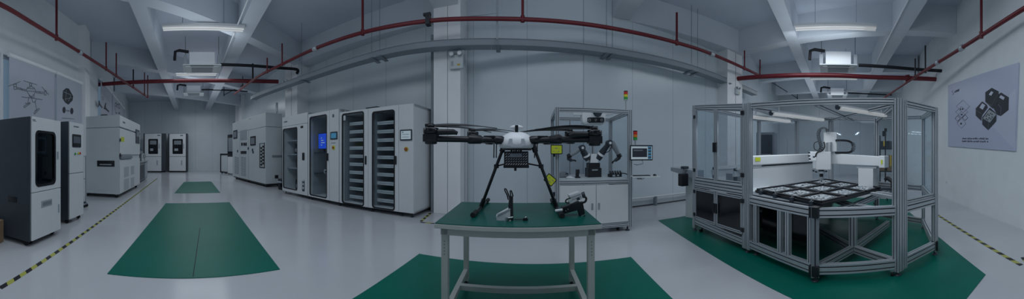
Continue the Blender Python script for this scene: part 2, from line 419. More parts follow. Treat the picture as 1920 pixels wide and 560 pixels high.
# floor mats and tapes
def mat_poly(pts, label, group=None, name='floor_mat', seam=None):
    mb = MB(); mb.prism([(p[0], p[1], 0) for p in pts], (0, 0, .006), 'green'); t = build(name, mb); tag(t, label, 'floor mat', group)
    if seam:
        m2 = MB(); m2.bar((*seam[0], .0065), (*seam[1], .0065), .008, .002, 'rubber'); build('mat_joint', m2, t)
    return t
P = lambda px, py: tuple(G(px, py).xy)
mat_poly([P(201, 513.5), P(525, 505), P(430, 379), P(311, 381)], 'large green floor mat nearest in the left aisle', seam=(P(362, 519), P(375, 428)))
mat_poly([P(327, 362), P(413, 361), P(396, 340), P(345, 341)], 'small green floor mat further down the left aisle')
mat_poly([(-1.34, 1.0), (1.17, 1.0), P(1183, 482), P(786, 476)], 'green floor mat under the green-topped workbench')
mat_poly([(1.7, 0), P(1848, 515), (6.9, .95), (7.0, 3.9), P(1234, 413)], 'green floor mat under the big glazed machine on the right')
def tape(a, b, label, w_=.05, group=None):
    t, L = at2('hazard_tape', label, 'floor tape', a, b, group); mb = MB(); mb.box(0, L, -w_ / 2, w_ / 2, 0, .003, 'hazard'); build('tape_strip', mb, t)
    # a single-mesh thing
tape(P(0, 540), P(295, 334), 'yellow and black hazard tape along the machines of the left aisle')
tape(P(1757, 402), P(1915, 497), 'yellow and black hazard tape running beside the poster wall')
tape(P(1919, 482), (2.0, -1.02), 'short hazard tape crossing at the right picture edge', .07)
tape((-1.56, 4.36), (-.85, 4.38), 'hazard tape strip on the floor in front of the centre column', .05)
tape((-1.61, 5.10), (-1.57, 4.42), 'hazard tape strip beside the end panel of the dry cabinets', .05)

# ================================================================ RED FIRE PIPES
def pipe(name, pts, r, label, cat='pipe', m='red'):
    c = sum((Vector(p) for p in pts), Vector()) / len(pts)
    t = thing(name, label, cat, pts[0]); mb = MB()
    sm = []
    P_ = [Vector(p) for p in pts]
    for i in range(len(P_) - 1):
        p0 = P_[max(i - 1, 0)]; p1 = P_[i]; p2 = P_[i + 1]; p3 = P_[min(i + 2, len(P_) - 1)]
        for k in range(6):
            u = k / 6; sm.append(.5 * ((2 * p1) + (p2 - p0) * u + (2 * p0 - 5 * p1 + 4 * p2 - p3) * u * u + (3 * p1 - p0 - 3 * p2 + p3) * u ** 3))
    sm.append(P_[-1]); mb.tube(sm, r, m, 12)
    build('pipe_run', mb, t, world=True); return t
def coupling(t, p, d, r, m='red', name='coupling'):
    p = Vector(p); d = Vector(d).normalized(); mb = MB(); mb.tube([p - d * .06, p - d * .055, p + d * .055, p + d * .06], [r, r * 1.45, r * 1.45, r], m, 12); build(name, mb, t, world=True)
def drop(t, p, z1, r, m='red', name='drop_pipe'):
    mb = MB(); mb.tube([p, (p[0], p[1], z1)], r, m, 10); mb.tube([(p[0], p[1], p[2] - .05), (p[0], p[1], p[2] + .06)], r * 1.5, m, 10); build(name, mb, t, world=True)
def zpt(px, py, z): r = (z - HC) * FP / (Y0 - py); p = R(px, r); p.z = z; return p
zf = 3.6
fp = [zpt(440, 176, zf), zpt(480, 146, zf), zpt(530, 120, zf), zpt(591, 91, zf), zpt(680, 61, zf), zpt(805, 39, zf), zpt(953, 35.5, zf), zpt(1145, 52.5, zf), zpt(1269, 80, zf), zpt(1335, 101.5, zf), zpt(1425, 142, zf)]
t = pipe('fire_pipe', fp, .038, 'long red fire pipe sweeping along under the ceiling in front of the long wall')
for px, py, pz in ((680, 61, ZC), (980, 36, ZC), (1269, 80, 4.25)): drop(t, zpt(px, py, zf), pz, .026)
for px, py, pz in ((529, 120, 4.15), (501, 134, 4.0), (1396, 128, 4.1), (1425, 142, 4.1)): drop(t, zpt(px, py, zf), pz, .02)
for px, py in ((591, 91), (1335, 101.5)):
    p = zpt(px, py, zf); coupling(t, p, (1, 0, 0), .042, 'alu')
for px, py in ((803, 39),):
    p = zpt(px, py, zf); mb = MB(); mb.box(p.x - .04, p.x + .04, p.y - .06, p.y + .06, p.z - .08, p.z + .1, 'black'); mb.box(p.x - .09, p.x + .05, p.y - .03, p.y + .03, p.z + .1, p.z + .14, 'black'); build('pipe_clamp', mb, t, world=True)
for px, py in ((932, 36), ):
    p = zpt(px, py, zf); mb = MB(); mb.tube([(p.x, p.y + .04, p.z - .35), (p.x, p.y + .04, ZC)], .016, 'grey'); build('hanger_rod', mb, t, world=True)
t = pipe('fire_pipe', [(-3.2, -2.0, 3.6), zpt(0, 8, 3.6), zpt(72, 50, 3.6), zpt(150, 98, 3.6), zpt(200, 130, 3.6), zpt(232, 152, 3.6), zpt(277, 182, 3.6)], .038, 'long red fire pipe running down the window side of the left aisle')
drop(t, zpt(106, 71, 3.6), ZC, .026)
for px, py, pz in ((199, 129, 4.35), (218, 142, 4.3), (250, 163, 4.3), (271, 177, 4.5), (277, 181, 4.5)): drop(t, zpt(px, py, 3.6), pz, .022)
coupling(t, zpt(150, 98, 3.6), (-.9, .45, 0), .042, 'alu')
t = pipe('fire_pipe', [zpt(178, 159, 3.7), zpt(250, 154, 3.7), zpt(350, 151.5, 3.7), zpt(450, 151.5, 3.7), zpt(522, 153, 3.7)], .07, 'thick red fire pipe crossing the left aisle')
coupling(t, zpt(180, 159, 3.7), (-.3, -.95, 0), .09, 'black', 'end_cap')
drop(t, zpt(474, 151.7, 3.7), 4.3, .03, 'black', 'hanger_rod'); drop(t, zpt(250, 154, 3.7), 4.4, .025, 'black', 'hanger_rod')
t = pipe('fire_pipe', [zpt(1376, 148, 3.4), zpt(1440, 143, 3.4), zpt(1560, 141, 3.4), zpt(1650, 145, 3.4), zpt(1763, 149, 3.4)], .065, 'thick red fire pipe crossing the room above the glazed machine')
coupling(t, zpt(1379, 148, 3.4), (.2, .95, 0), .08, 'black', 'end_cap')
coupling(t, zpt(1702, 147, 3.4), (.2, .95, 0), .075)
t = pipe('fire_pipe', [(2.2, -1.85, 3.3), zpt(1920, 16, 3.3), zpt(1803, 90, 3.3), zpt(1710, 148, 3.3), zpt(1655, 185, 3.3)], .036, 'red fire pipe running beside the poster wall')
drop(t, zpt(1840, 66, 3.3), ZC, .026)
for px, py, pz in ((1735, 133, 3.95), (1716, 144, 3.8)): drop(t, zpt(px, py, 3.3), pz, .022, 'black')
coupling(t, zpt(1803, 90, 3.3), (.9, .35, 0), .04, 'alu'); coupling(t, zpt(1758, 117, 3.3), (.9, .35, 0), .04, 'alu')
# small dark pipes at far end of each aisle
for pts, lb in (([zpt(420, 178, 4.2), zpt(455, 160, 4.2)], 'thin dark pipe high at the far right of the left aisle'), ([zpt(1343, 150, 4.0), zpt(1380, 180, 3.6)], 'thin dark pipe beside the right aisle column'), ([zpt(1440, 150, 4.2), zpt(1495, 184, 4.2)], 'thin dark pipe descending behind the glazed machine')):
    t = pipe('thin_pipe', pts, .022, lb, m='anthracite')
    drop(t, pts[0], 4.6, .02, 'anthracite', 'hanger_rod'); drop(t, pts[1], 4.6, .02, 'anthracite', 'hanger_rod')

# cable tray hung along the front wall
zt = 3.25
tp = [zpt(470, 184, zt), zpt(485, 176, zt), zpt(580, 141, zt), zpt(680, 108, zt), zpt(780, 86, zt), zpt(960, 79, zt), zpt(1145, 95, zt), zpt(1310, 131, zt), zpt(1420, 175, zt)]
t = thing('cable_tray', 'grey metal cable tray hung along the long wall', 'cable tray', tp[0])
mb = MB()
def smooth(P_, n=5):
    sm = []; P_ = [Vector(p) for p in P_]
    for i in range(len(P_) - 1):
        p0 = P_[max(i - 1, 0)]; p1 = P_[i]; p2 = P_[i + 1]; p3 = P_[min(i + 2, len(P_) - 1)]
        for k in range(n):
            u = k / n; sm.append(.5 * ((2 * p1) + (p2 - p0) * u + (2 * p0 - 5 * p1 + 4 * p2 - p3) * u * u + (3 * p1 - p0 - 3 * p2 + p3) * u ** 3))
    return sm + [P_[-1]]
ts = smooth(tp)
for i in range(len(ts) - 1):
    a, b = ts[i], ts[i + 1]; n = Vector((-(b - a).y, (b - a).x, 0)).normalized()
    mb.bar(a, b, .012, .12, 'tray_metal'); mb.bar(a + n * .22, b + n * .22, .012, .12, 'tray_metal'); mb.bar(a + n * .11 - Vector((0, 0, .055)), b + n * .11 - Vector((0, 0, .055)), .22, .008, 'tray_metal'); mb.bar(a - Vector((0, 0, .058)), b - Vector((0, 0, .058)), .03, .012, 'midgrey'); mb.bar(a + Vector((0, 0, .058)), b + Vector((0, 0, .058)), .03, .012, 'midgrey')
build('tray_channel', mb, t, world=True)
for px in (566, 697, 712, 932, 1137, 1148, 1296, 1308, 1366):
    for a, b in zip(ts, ts[1:]):
        pa, pb = X0 + FP * math.atan2(a.x, a.y), X0 + FP * math.atan2(b.x, b.y)
        if pa <= px < pb:
            p = a.lerp(b, (px - pa) / (pb - pa)); mb = MB(); mb.tube([(p.x, p.y, p.z - .06), (p.x, p.y, ZC)], .006, 'midgrey', 6); mb.box(p.x - .03, p.x + .05, p.y - .08, p.y + .3, p.z - .085, p.z - .065, 'midgrey'); build('hanger_rod', mb, t, world=True)

# refrigerant lines and a box of pipes
t = pipe('refrigerant_line', [zpt(414, 121, 3.85), zpt(470, 123, 3.85), zpt(520, 127, 3.85), zpt(556, 130, 3.85), zpt(557, 137, 3.7)], .045, 'black insulated line from the near cassette unit of the left aisle', m='pipe_black')
t = pipe('refrigerant_line', [zpt(378, 168, 4.1), zpt(430, 169, 4.1), zpt(464, 171, 4.1)], .035, 'black insulated line from the far cassette unit of the left aisle', m='pipe_black')
t = pipe('refrigerant_line', [zpt(1610, 122, 3.6), zpt(1660, 125, 3.6), zpt(1720, 130, 3.6), zpt(1768, 133, 3.5)], .045, 'black insulated line reaching from the near right cassette unit to the poster wall', m='pipe_black')
t = pipe('refrigerant_line', [zpt(1585, 174, 4.0), zpt(1630, 176, 4.0), zpt(1672, 178, 4.0)], .03, 'black insulated line from the far right cassette unit', m='pipe_black')
t = pipe('wall_sleeve', [zpt(1778, 142, 3.3), zpt(1783, 147, 3.25), zpt(1788, 151, 3.2)], .05, 'black elbow sleeve on the wall above the poster', m='black')

# cassette air conditioners
def cassette(px, ytop, ymid, ybot, r, wpx, wpp, rot, label):
    p = R(px, r); z = H(r, ymid); t = thing('cassette_unit', label, 'air conditioner', (p.x, p.y, z), rot, 'ceiling cassette units')
    w_ = wpx / FP * r; wp = wpp / FP * r; h = (ymid - ytop) / FP * r; hb = (ybot - ymid) / FP * r
    mb = MB(); mb.box(-w_ / 2, w_ / 2, 0, w_, .0, h, 'white_plastic'); build('housing', mb, t, .01)
    mb = MB(); mb.box(-wp / 2, wp / 2, -.12, wp * .58, -.03, 0, 'offwhite')
    mb.box(-wp / 2 + .08, wp / 2 - .08, -.04, wp * .52, -hb * .25, -.03, 'offwhite'); build('panel', mb, t, .006)
    mb = MB(); mb.box(-wp * .28, wp * .28, .06, wp * .44, -hb * .25 - .01, -hb * .25, 'midgrey'); mb.box(-wp * .3, wp * .3, -.045, -.03, -.05, -.035, 'black'); build('air_grille', mb, t)
    for x in (-w_ / 2 - .12, w_ / 2 + .12):
        m2 = MB(); m2.tube([(x, .1, 0), (x, .1, ZC - z)], .008, 'anthracite', 6); m2.box(x - .05, x + .05, .0, .12, .0, h * .8, 'grey'); build('hanger_rod', m2, t)
    m2 = MB(); m2.tube([(-w_ / 2 - .02, .0, h), (-w_ / 2 - .3, -.05, h + .03), (-w_ / 2 - .42, -.05, h), (-w_ / 2 - .44, -.05, h * .35)], .045, 'pipe_black', 8); build('drain_hose', m2, t)
    return t
RL, RR = math.radians(67), math.radians(-68)
cassette(379, 97, 122, 137, 8.0, 48, 72, RL, 'white ceiling cassette unit nearer in the left aisle')
cassette(363, 160, 174, 180, 12.5, 26, 38, RL, 'small white ceiling cassette unit at the far end of the left aisle')
cassette(1572, 96, 122, 137, 7.4, 48, 70, RR, 'white ceiling cassette unit above the glazed machine')
cassette(1570, 165, 178, 184, 12.0, 25, 36, RR, 'small white ceiling cassette unit furthest back on the right')

# tube lights
def tubelight(pxa, pxb, pya, pyb, z, label, far=False, double=True):
    a, b = zpt(pxa, pya, z), zpt(pxb, pyb, z); d = (b - a); L = d.length
    t = thing('tube_light', label, 'ceiling light', tuple(a), math.atan2(d.y, d.x), 'tube lights under the ceiling')
    mb = MB(); mb.box(0, L, -.09, .09, .03, .09, 'white'); build('lamp_housing', mb, t, .004)
    for y in ((-.05, .05) if double else (0,)):
        mb = MB(); mb.tube([(.02, y, .005), (L - .02, y, .005)], .022, 'tube_far' if far else 'tube', 10); build('lamp_tube', mb, t)
    for x in (L * .25, L * .75):
        mb = MB(); mb.tube([(x, 0, .09), (x, 0, ZC - z)], .006, 'grey', 6); build('hanger_rod', mb, t)
tubelight(304, 458, 55, 57, 4.0, 'long bright double tube light at the front of the left aisle')
tubelight(330, 406, 141, 141, 3.95, 'short tube light behind the red pipe in the left aisle', True, False)
tubelight(1490, 1644, 55, 55, 4.0, 'long bright double tube light above the glazed machine')
tubelight(1519, 1608, 149, 149, 3.7, 'short tube light behind the red pipe on the right', True, False)
# conduits on beams
for pts, lb in (([(-2.7, 2.2, 4.08), (-9.5, 4.68, 4.08)], 'thin white conduit clipped under the left aisle beam'), ([(3.1, -.32, 4.08), (10, 2.4, 4.08)], 'thin white conduit clipped under the right aisle beam')):
    mb = MB(); mb.tube(pts, .018, 'white_plastic', 6); tag(build('conduit', mb), lb, 'conduit')

# ================================================================ EMERGENCY LIGHTS, SOCKET
def emergency(pL, pR, pyc, wz, label):
    t, L = at2('emergency_light', label, 'emergency light', pL, pR, 'twin emergency lights'); x, z = L / 2, 0
    r = math.hypot(pL[0], pL[1]); z = H(r, pyc); t.location.z = z; PM[t.name] = Matrix.Translation((0, 0, z)) @ PM[t.name]
    mb = MB(); mb.box(0, L, -.06, 0, 0, L, 'offwhite'); build('case', mb, t, .006)
    mb = MB(); mb.box(L * .58, L * .8, -.063, -.06, L * .2, L * .32, 'gold'); mb.box(L * .12, L * .3, -.063, -.06, L * .2, L * .55, 'grey'); build('label_plate', mb, t)
    for x in (.2, .8):
        mb = MB(); c = Vector((L * x, -.09, L * 1.02)); mb.tube([c + Vector((0, .06, 0)), c, c + Vector((0, -.03, 0))], [.03, L * .17, L * .19], 'grey', 14); mb.tube([c + Vector((0, -.03, 0)), c + Vector((0, -.035, 0))], L * .15, 'lamp_glass', 14)
        build('spot_head', mb, t)
x0 = -5.13 * math.tan(-az(845)); 
emergency((-5.12 * math.tan(az(960 + 960 - 845)), 5.10), (-5.12 * math.tan(az(960 + 960 - 870)) , 5.08), 131, 26, 'twin-spot emergency light high on the centre column')
emergency(tuple(R(533, 9.15).xy), tuple(R(543, 8.95).xy), 170, 12, 'twin-spot emergency light on the column behind the left cabinets')
emergency((5.74, 5.20), (5.92, 5.213), 176, 12, 'twin-spot emergency light on the column behind the glazed machine')
t, L = at2('wall_socket', 'small white socket low on the poster wall', 'socket', tuple(R(1774, 6.72).xy), tuple(R(1780, 6.58).xy))
t.location.z = .43; mb = MB(); mb.box(0, .09, -.012, 0, 0, .09, 'white_plastic'); build('socket_plate', mb, t, .004)
mb = MB(); mb.box(.03, .036, -.014, -.012, .03, .06, 'seam').box(.054, .06, -.014, -.012, .03, .06, 'seam'); build('socket_slot', mb, t)

# ================================================================ BLINDS
def blind(t0, pxa, pxb, ztop, zbot, label):
    a = along(t0, pxa); b = along(t0, pxb)
    t = thing('roller_blind', label, 'blind', tuple(t0.location), t0.rotation_euler[2], 'printed roller blinds'); PM[t.name] = PM[t0.name]
    mb = MB(); mb.box(a, b, -.10, -.09, zbot, ztop - .04, 'blind'); build('blind_fabric', mb, t)
    mb = MB(); mb.tube([(a - .01, -.09, ztop), (b + .01, -.09, ztop)], .045, 'headrail', 10); build('head_rail', mb, t)
    mb = MB(); mb.box(b - .012, b + .004, -.112, -.10, zbot, ztop - .05, 'alu'); build('side_guide', mb, t)
    return t
def fl(t, px, py): x, z = face(t, px, py, -.1); return Vector((x, -.103, z))
def strokes(t, name, lines, r, m='ink_soft'):
    mb = MB()
    for ln in lines:
        pts = [fl(t, *p) for p in ln]
        for a, b in zip(pts, pts[1:]):
            if (a - b).length > 1e-4: mb.bar(a, b, .004, r, m, (0, 0, 1) if abs((b - a).normalized().z) < .9 else (1, 0, 0))
    return build(name, mb, t)
def blob(t, name, polys, m='ink', off=0):
    mb = MB()
    for pl in polys: mb.prism([fl(t, *p) + Vector((0, -off, 0)) for p in pl], (0, .002, 0), m)
    return build(name, mb, t)
def ell(cx, cy, rx, ry, n=16): return [(cx + rx * cos(2 * pi * i / n), cy + ry * sin(2 * pi * i / n)) for i in range(n)]
b1 = blind(tn, 11, 97, 3.13, .95, 'roller blind printed with a line drawing of a drone')
c = lambda x, y: (x * 120 / 611, 130 + y * 110 / 560)
def C(*pts): return [c(*p) for p in pts]
strokes(b1, 'print', [C((75, 162), (140, 138), (195, 115)), C((225, 108), (290, 128), (352, 146)), C((400, 165), (430, 205), (465, 240)), C((205, 262), (285, 272), (405, 288)),
    C((130, 140), (155, 140), (158, 190), (133, 190), (130, 140)), C((130, 165), (158, 165)), C((158, 172), (250, 196)), C((158, 184), (248, 206)), C((195, 175), (213, 195)),
    C((282, 130), (302, 130), (302, 155), (282, 155), (282, 130)), C((250, 196), (262, 175), (300, 160), (330, 180), (342, 212), (325, 235), (300, 262), (275, 240), (250, 196)), C((262, 180), (325, 185)), C((258, 205), (335, 210)),
    C((342, 208), (425, 220)), C((342, 222), (425, 232)), C((370, 210), (392, 232)), C((425, 200), (440, 204), (440, 246), (422, 244), (425, 200)),
    C((275, 240), (285, 262), (325, 268), (325, 240)), C((300, 268), (310, 310), (335, 315), (345, 275)), C((275, 262), (265, 322)), C((332, 300), (350, 385)),
    C((225, 352), (285, 312)), C((232, 366), (290, 322)), C((225, 352), (232, 366)), C((322, 418), (372, 368)), C((330, 426), (380, 376)), C((322, 418), (330, 426)), C((240, 320), (265, 330), (290, 320)), C((330, 395), (350, 385), (365, 378))], .012)
b2 = blind(tn, 99.5, 150, 3.13, .95, 'roller blind printed with a black rock-like module and two ovals')
blob(b2, 'print', [[(118, 170), (124, 165), (129, 166), (137, 180), (136, 188), (128, 196), (122, 192), (117, 184)], ell(120, 206, 3, 6), ell(134.5, 208, 3, 6)])
strokes(b2, 'print_line', [[(124, 207), (126, 206), (130, 207.5), (127, 209), (124, 207)], [(116, 221), (139, 223)]], .012, 'ink_soft')
strokes(b2, 'print_detail', [[(119, 172), (133, 178), (128, 190)], [(121, 186), (134, 183)], [(124, 168), (123, 190)]], .01, 'grey')
b3 = blind(tf_, 184, 206, 3.82, 1.25, 'narrow roller blind printed with folded black arms')
d_ = lambda x, y: (170 + x * 150 / 933, 150 + y * 90 / 560)
D = lambda *p: [d_(*q) for q in p]
blob(b3, 'print', [D((92, 235), (105, 245), (110, 275), (138, 320), (132, 330), (100, 290), (95, 315), (88, 312)), D((172, 262), (182, 270), (176, 300), (180, 325), (215, 360), (212, 378), (175, 345), (150, 335)), D((115, 412), (125, 400), (190, 398), (200, 412), (190, 422), (118, 424))])
strokes(b3, 'print_line', [D((125, 195), (150, 210), (145, 235), (130, 215))], .015)
b4 = blind(tf_, 207.5, 231, 3.82, 1.25, 'narrow roller blind printed with angular black outlines at the far end')
strokes(b4, 'print', [D((283, 335), (283, 272), (300, 268), (300, 310), (290, 300)), D((308, 330), (306, 280), (318, 285), (320, 330)), D((328, 330), (325, 280), (340, 278), (340, 330), (328, 330)), D((285, 335), (290, 382), (308, 385)), D((325, 380), (340, 380), (338, 392), (326, 390), (325, 380))], .035, 'ink')

# ================================================================ LEFT AISLE MACHINES
def castors(t, xs, ys, h=.06, m='rubber', name='castor'):
    for x in xs:
        for y in ys:
            mb = MB(); mb.tube([(x - .014, y, h * .45), (x + .014, y, h * .45)], h * .45, m, 12); mb.box(x - .02, x + .02, y - .02, y + .02, h * .7, h + .01, 'steel'); build(name, mb, t)
def feet(t, xs, ys, h=.06, r=.028, name='levelling_foot'):
    for x in xs:
        for y in ys:
            mb = MB(); mb.lathe([(r, 0), (r, .012), (r * .5, .022), (r * .35, .024), (r * .35, h)], (x, y, 0), 'anthracite', 12); build(name, mb, t)
def louvres(mb, x0, x1, z0, z1, n, y, m='seam'):
    for i in range(n): z = z0 + (z1 - z0) * (i + .5) / n; mb.box(x0, x1, y - .003, y, z - (z1 - z0) / n * .22, z + (z1 - z0) / n * .22, m)

# dark-sided test cabinet in front
t, W = at2('test_chamber', 'tall test chamber with black side and dark glass door, nearest in the left aisle', 'machine', P(54, 464), P(111, 438))
F = lambda px, py: face(t, px, py)
Hh = 1.67; D_ = .85
mb = MB(); mb.box(0, W, .02, D_, .07, Hh, 'anthracite'); mb.box(.0, .03, -.01, .02, .07, Hh, 'anthracite'); mb.box(W - .03, W, -.01, .02, .07, Hh, 'anthracite'); build('body', mb, t, .006)
x0, z1 = F(63, 244); x1, z0 = F(101, 344)
zs = F(80, 357)[1]
mb = MB(); rframe(mb, .03, W - .005, zs + .004, Hh, x0, x1, z0, z1, .075, -.03, .0, 'white', 6); d = build('door', mb, t, .004)
mb = MB(); rring(mb, (x0 - .004, x1 + .004, z0 - .004, z1 + .004), .075, (x0 + .03, x1 - .03, z0 + .03, z1 - .03), .055, -.034, .0, 'gloss_black', 6); build('door_gasket', mb, d)
mb = MB(); mb.box(x0 + .03, x1 - .03, -.012, -.008, z0 + .03, z1 - .03, 'glass_dark'); build('door_glass', mb, d)
mb = MB(); mb.box(x0 + .07, (x0 + x1) / 2 + .03, -.006, .0, z1 - .30, z1 - .08, 'midgrey').box(x0 + .09, (x0 + x1) / 2 + .01, -.0075, -.006, z1 - .27, z1 - .11, 'gloss_black'); mb.box(x0 + .05, x1 - .06, .004, .016, z0 + .05, z1 - .05, 'black'); build('inner_window', mb, d)
a, za = F(104.5, 284); _, zb = F(104.5, 297)
mb = MB(); mb.box(a - .012, a + .012, -.045, -.03, zb, za, 'grey'); build('handle', mb, d)
mb = MB(); mb.box(.03, W - .005, -.03, .0, .08, zs - .004, 'white'); d = build('lower_door', mb, t, .004)
a, za = F(74, 381); b, zb = F(94, 378)
za = F(84, 374)[1]; zb = F(84, 386)[1]
mb = MB(); mb.box(a, b, -.034, -.03, zb, za, 'grey').box(a + .03, b - .02, -.036, -.034, zb + .02, za - .03, 'midgrey').box(a + .03, b - .02, -.037, -.036, za - .03, za - .02, 'steel'); build('vent', mb, d)
a, za = F(106.5, 382); zb = F(106.5, 397)[1]
mb = MB(); mb.box(a - .012, a + .012, -.042, -.03, zb, za, 'grey'); build('handle', mb, d)
mb = MB(); mb.box(-.006, 0, .2, .36, .55, .62, 'gloss_black'); build('side_grip', mb, t)
mb = MB(); mb.box(.04, .10, -.0315, -.03, Hh - .045, Hh - .035, 'logo').box(.04, .12, -.0315, -.03, Hh - .06, Hh - .053, 'logo'); build('badge', mb, t)
castors(t, (.05, .12, W - .08), (.08, D_ - .1), .085)

# slim control cabinet
t, W = at2('control_cabinet', 'slim control cabinet with black side and small screen, beside the dark test chamber', 'machine', P(128, 420), P(155, 408))
F = lambda px, py: face(t, px, py)
Hh = 1.74; D_ = .6
mb = MB(); mb.box(-.012, W + .01, .0, D_, .07, Hh, 'anthracite'); build('body', mb, t, .006)
zs = F(140, 324)[1]
mb = MB(); mb.box(.012, W - .012, -.025, 0, zs + .005, Hh - .006, 'white'); d = build('door', mb, t, .004)
a, z1 = F(133, 251); b, z0 = F(149, 276)
mb = MB(); rplate(mb, a, b, z0, z1, -.035, -.025, .02, 'gloss_black'); p = build('touch_panel', mb, d)
mb = MB(); mb.box(a + .03, b - .03, -.037, -.035, z0 + .07, z1 - .04, 'screen_light' if 0 else 'screen'); build('screen', mb, p)
for px, m in ((138, 'green_signal'), (144, 'yellow'), (147, 'red_signal')):
    x, z = F(px, 288 if px < 140 else 287); mb = MB(); mb.tube([(x, -.025, z), (x, -.045, z)], .018, m, 10); mb.tube([(x, -.025, z), (x, -.030, z)], .026, 'steel', 10); build('push_button', mb, d)
x, z = F(140, 237.5); o = MB(); o.tube([(x - .06, -.025, z), (x - .06, -.028, z)], .016, 'logo', 12); o.box(x - .03, x + .1, -.028, -.025, z - .01, z + .01, 'logo'); build('logo_plate', o, d)
mb = MB(); mb.box(.012, W - .012, -.025, 0, .08, zs - .005, 'white'); build('lower_door', mb, t, .004)
castors(t, (.05, W - .06), (.06, D_ - .1), .085)

# big white chamber
t, W = at2('environmental_chamber', 'big white machine with hatched vents and a yellow label in the left aisle', 'machine', P(223, 371.5), P(261, 350))
F = lambda px, py: face(t, px, py)
Hh = 2.22; D_ = 1.05
mb = MB(); mb.box(0, W, 0, D_, .10, Hh - .33, 'offwhite'); mb.box(.0, W, .0, D_, Hh - .32, Hh, 'offwhite'); mb.box(.01, W - .01, .01, D_ - .01, Hh - .33, Hh - .32, 'seam'); build('body', mb, t, .008)
mb = MB(); mb.box(.02, W - .02, -.03, -.003, 1.16, Hh - .36, 'white').box(.02, W - .02, -.03, -.003, .12, 1.03, 'white').box(.0, W, -.03, -.003, Hh - .31, Hh - .01, 'white'); fr = build('front_panel', mb, t, .004)
mb = MB(); a, _ = F(245, 300); mb.box(.05, a * 1.0, -.06, -.03, 1.045, 1.15, 'midgrey').box(.08, a, -.062, -.06, 1.12, 1.14, 'steel'); build('drawer_rail', mb, t)
for (pa, pb, ya, yb, n) in ((230, 240, 313, 330, 9), (230, 240, 336, 353, 9), (243, 250, 311, 326, 9), (243, 250, 333, 348, 9)):
    a, z1 = F(pa, ya); b, z0 = F(pb, yb); mb = MB(); mb.box(a, b, -.032, -.03, z0, z1, 'offwhite'); louvres(mb, a + .03, b - .03, z0 + .01, z1 - .01, n, -.032, 'grey'); build('vent', mb, t)
a, z1 = F(225, 256); b, z0 = F(231, 266); mb = MB(); mb.box(a, b, -.033, -.03, z0, z1, 'lime'); build('warning_label', mb, t)
for py in (262, 290):
    x, z = F(222.5, py); mb = MB(); mb.box(-.02, .05, -.045, -.028, z - .04, z + .04, 'black'); build('hinge', mb, t)
a, z1 = F(252.5, 242); b, z0 = F(259, 269); mb = MB(); mb.box(a, b, -.05, -.03, z0, z1, 'anthracite'); p = build('control_panel', mb, t)
mb = MB(); mb.box(a + .08, b - .08, -.053, -.05, (z0 + z1) / 2, z1 - .06, 'screen'); build('screen', mb, p)
mb = MB(); x, z = F(230, 229.5); mb.box(x - .1, x + .16, -.032, -.03, z - .02, z + .025, 'logo'); build('logo_plate', mb, t)
mb = MB(); mb.box(-.004, 0, .06, D_ - .06, .2, Hh - .42, 'offwhite'); sp = build('side_panel', mb, t, .003)
mb = MB(); mb.box(-.012, -.004, .12, .62, .84, 1.0, 'gloss_black').box(-.022, -.012, .2, .54, .88, .91, 'steel'); build('side_grip', mb, sp)
castors(t, (.1, W - .12), (.1, D_ - .1), .10)

# trolley and bench between
t, W = at2('trolley', 'thin metal trolley post wedged between the slim cabinet and the big white machine', 'trolley', tuple(R(156, 5.9).xy), tuple(R(161, 6.0).xy))
mb = MB(); mb.box(0, .02, 0, .02, .08, 1.15, 'grey').box(W, W + .02, 0, .02, .08, 1.15, 'grey'); mb.box(-.0, W + .02, 0, .45, .08, .11, 'black').box(0, W + .02, .0, .45, 1.12, 1.14, 'grey').box(0, W + .02, .0, .45, .62, .64, 'grey'); mb.box(0, .02, .43, .45, .08, 1.15, 'grey'); build('rack_frame', mb, t)
castors(t, (.02, W), (-.02, .4), .08)
t, W = at2('workbench', 'small dark-fronted bench behind the big white machine', 'bench', tuple(R(262.5, 10.6).xy), tuple(R(278, 12.6).xy))
mb = MB(); mb.box(0, W, 0, .6, .82, .87, 'steel'); build('worktop', mb, t)
mb = MB(); mb.box(.02, W - .02, .05, .55, .05, .80, 'midgrey').box(.1, W * .6, .04, .05, .1, .7, 'anthracite'); mb.box(W * .66, W - .06, .03, .05, .1, .78, 'grey'); build('bench_cabinet', mb, t, .01)
t2, W2 = at2('bench_instrument', 'instrument with dials and coils standing on the bench behind the big white machine', 'instrument', tuple(R(263.5, 10.9).xy), tuple(R(274, 12.2).xy)); t2.location.z = .87
mb = MB(); mb.box(0, .5, .05, .45, 0, .55, 'anthracite').box(.55, W2 - .2, .05, .4, 0, .32, 'offwhite'); build('instrument_case', mb, t2, .01)
mb = MB()
for x, z in ((.15, .35), (.36, .35), (.8, .2), (1.1, .2)): mb.tube([(x, .05, z), (x, -.02, z)], .08, 'steel', 12)
build('dial', mb, t2)

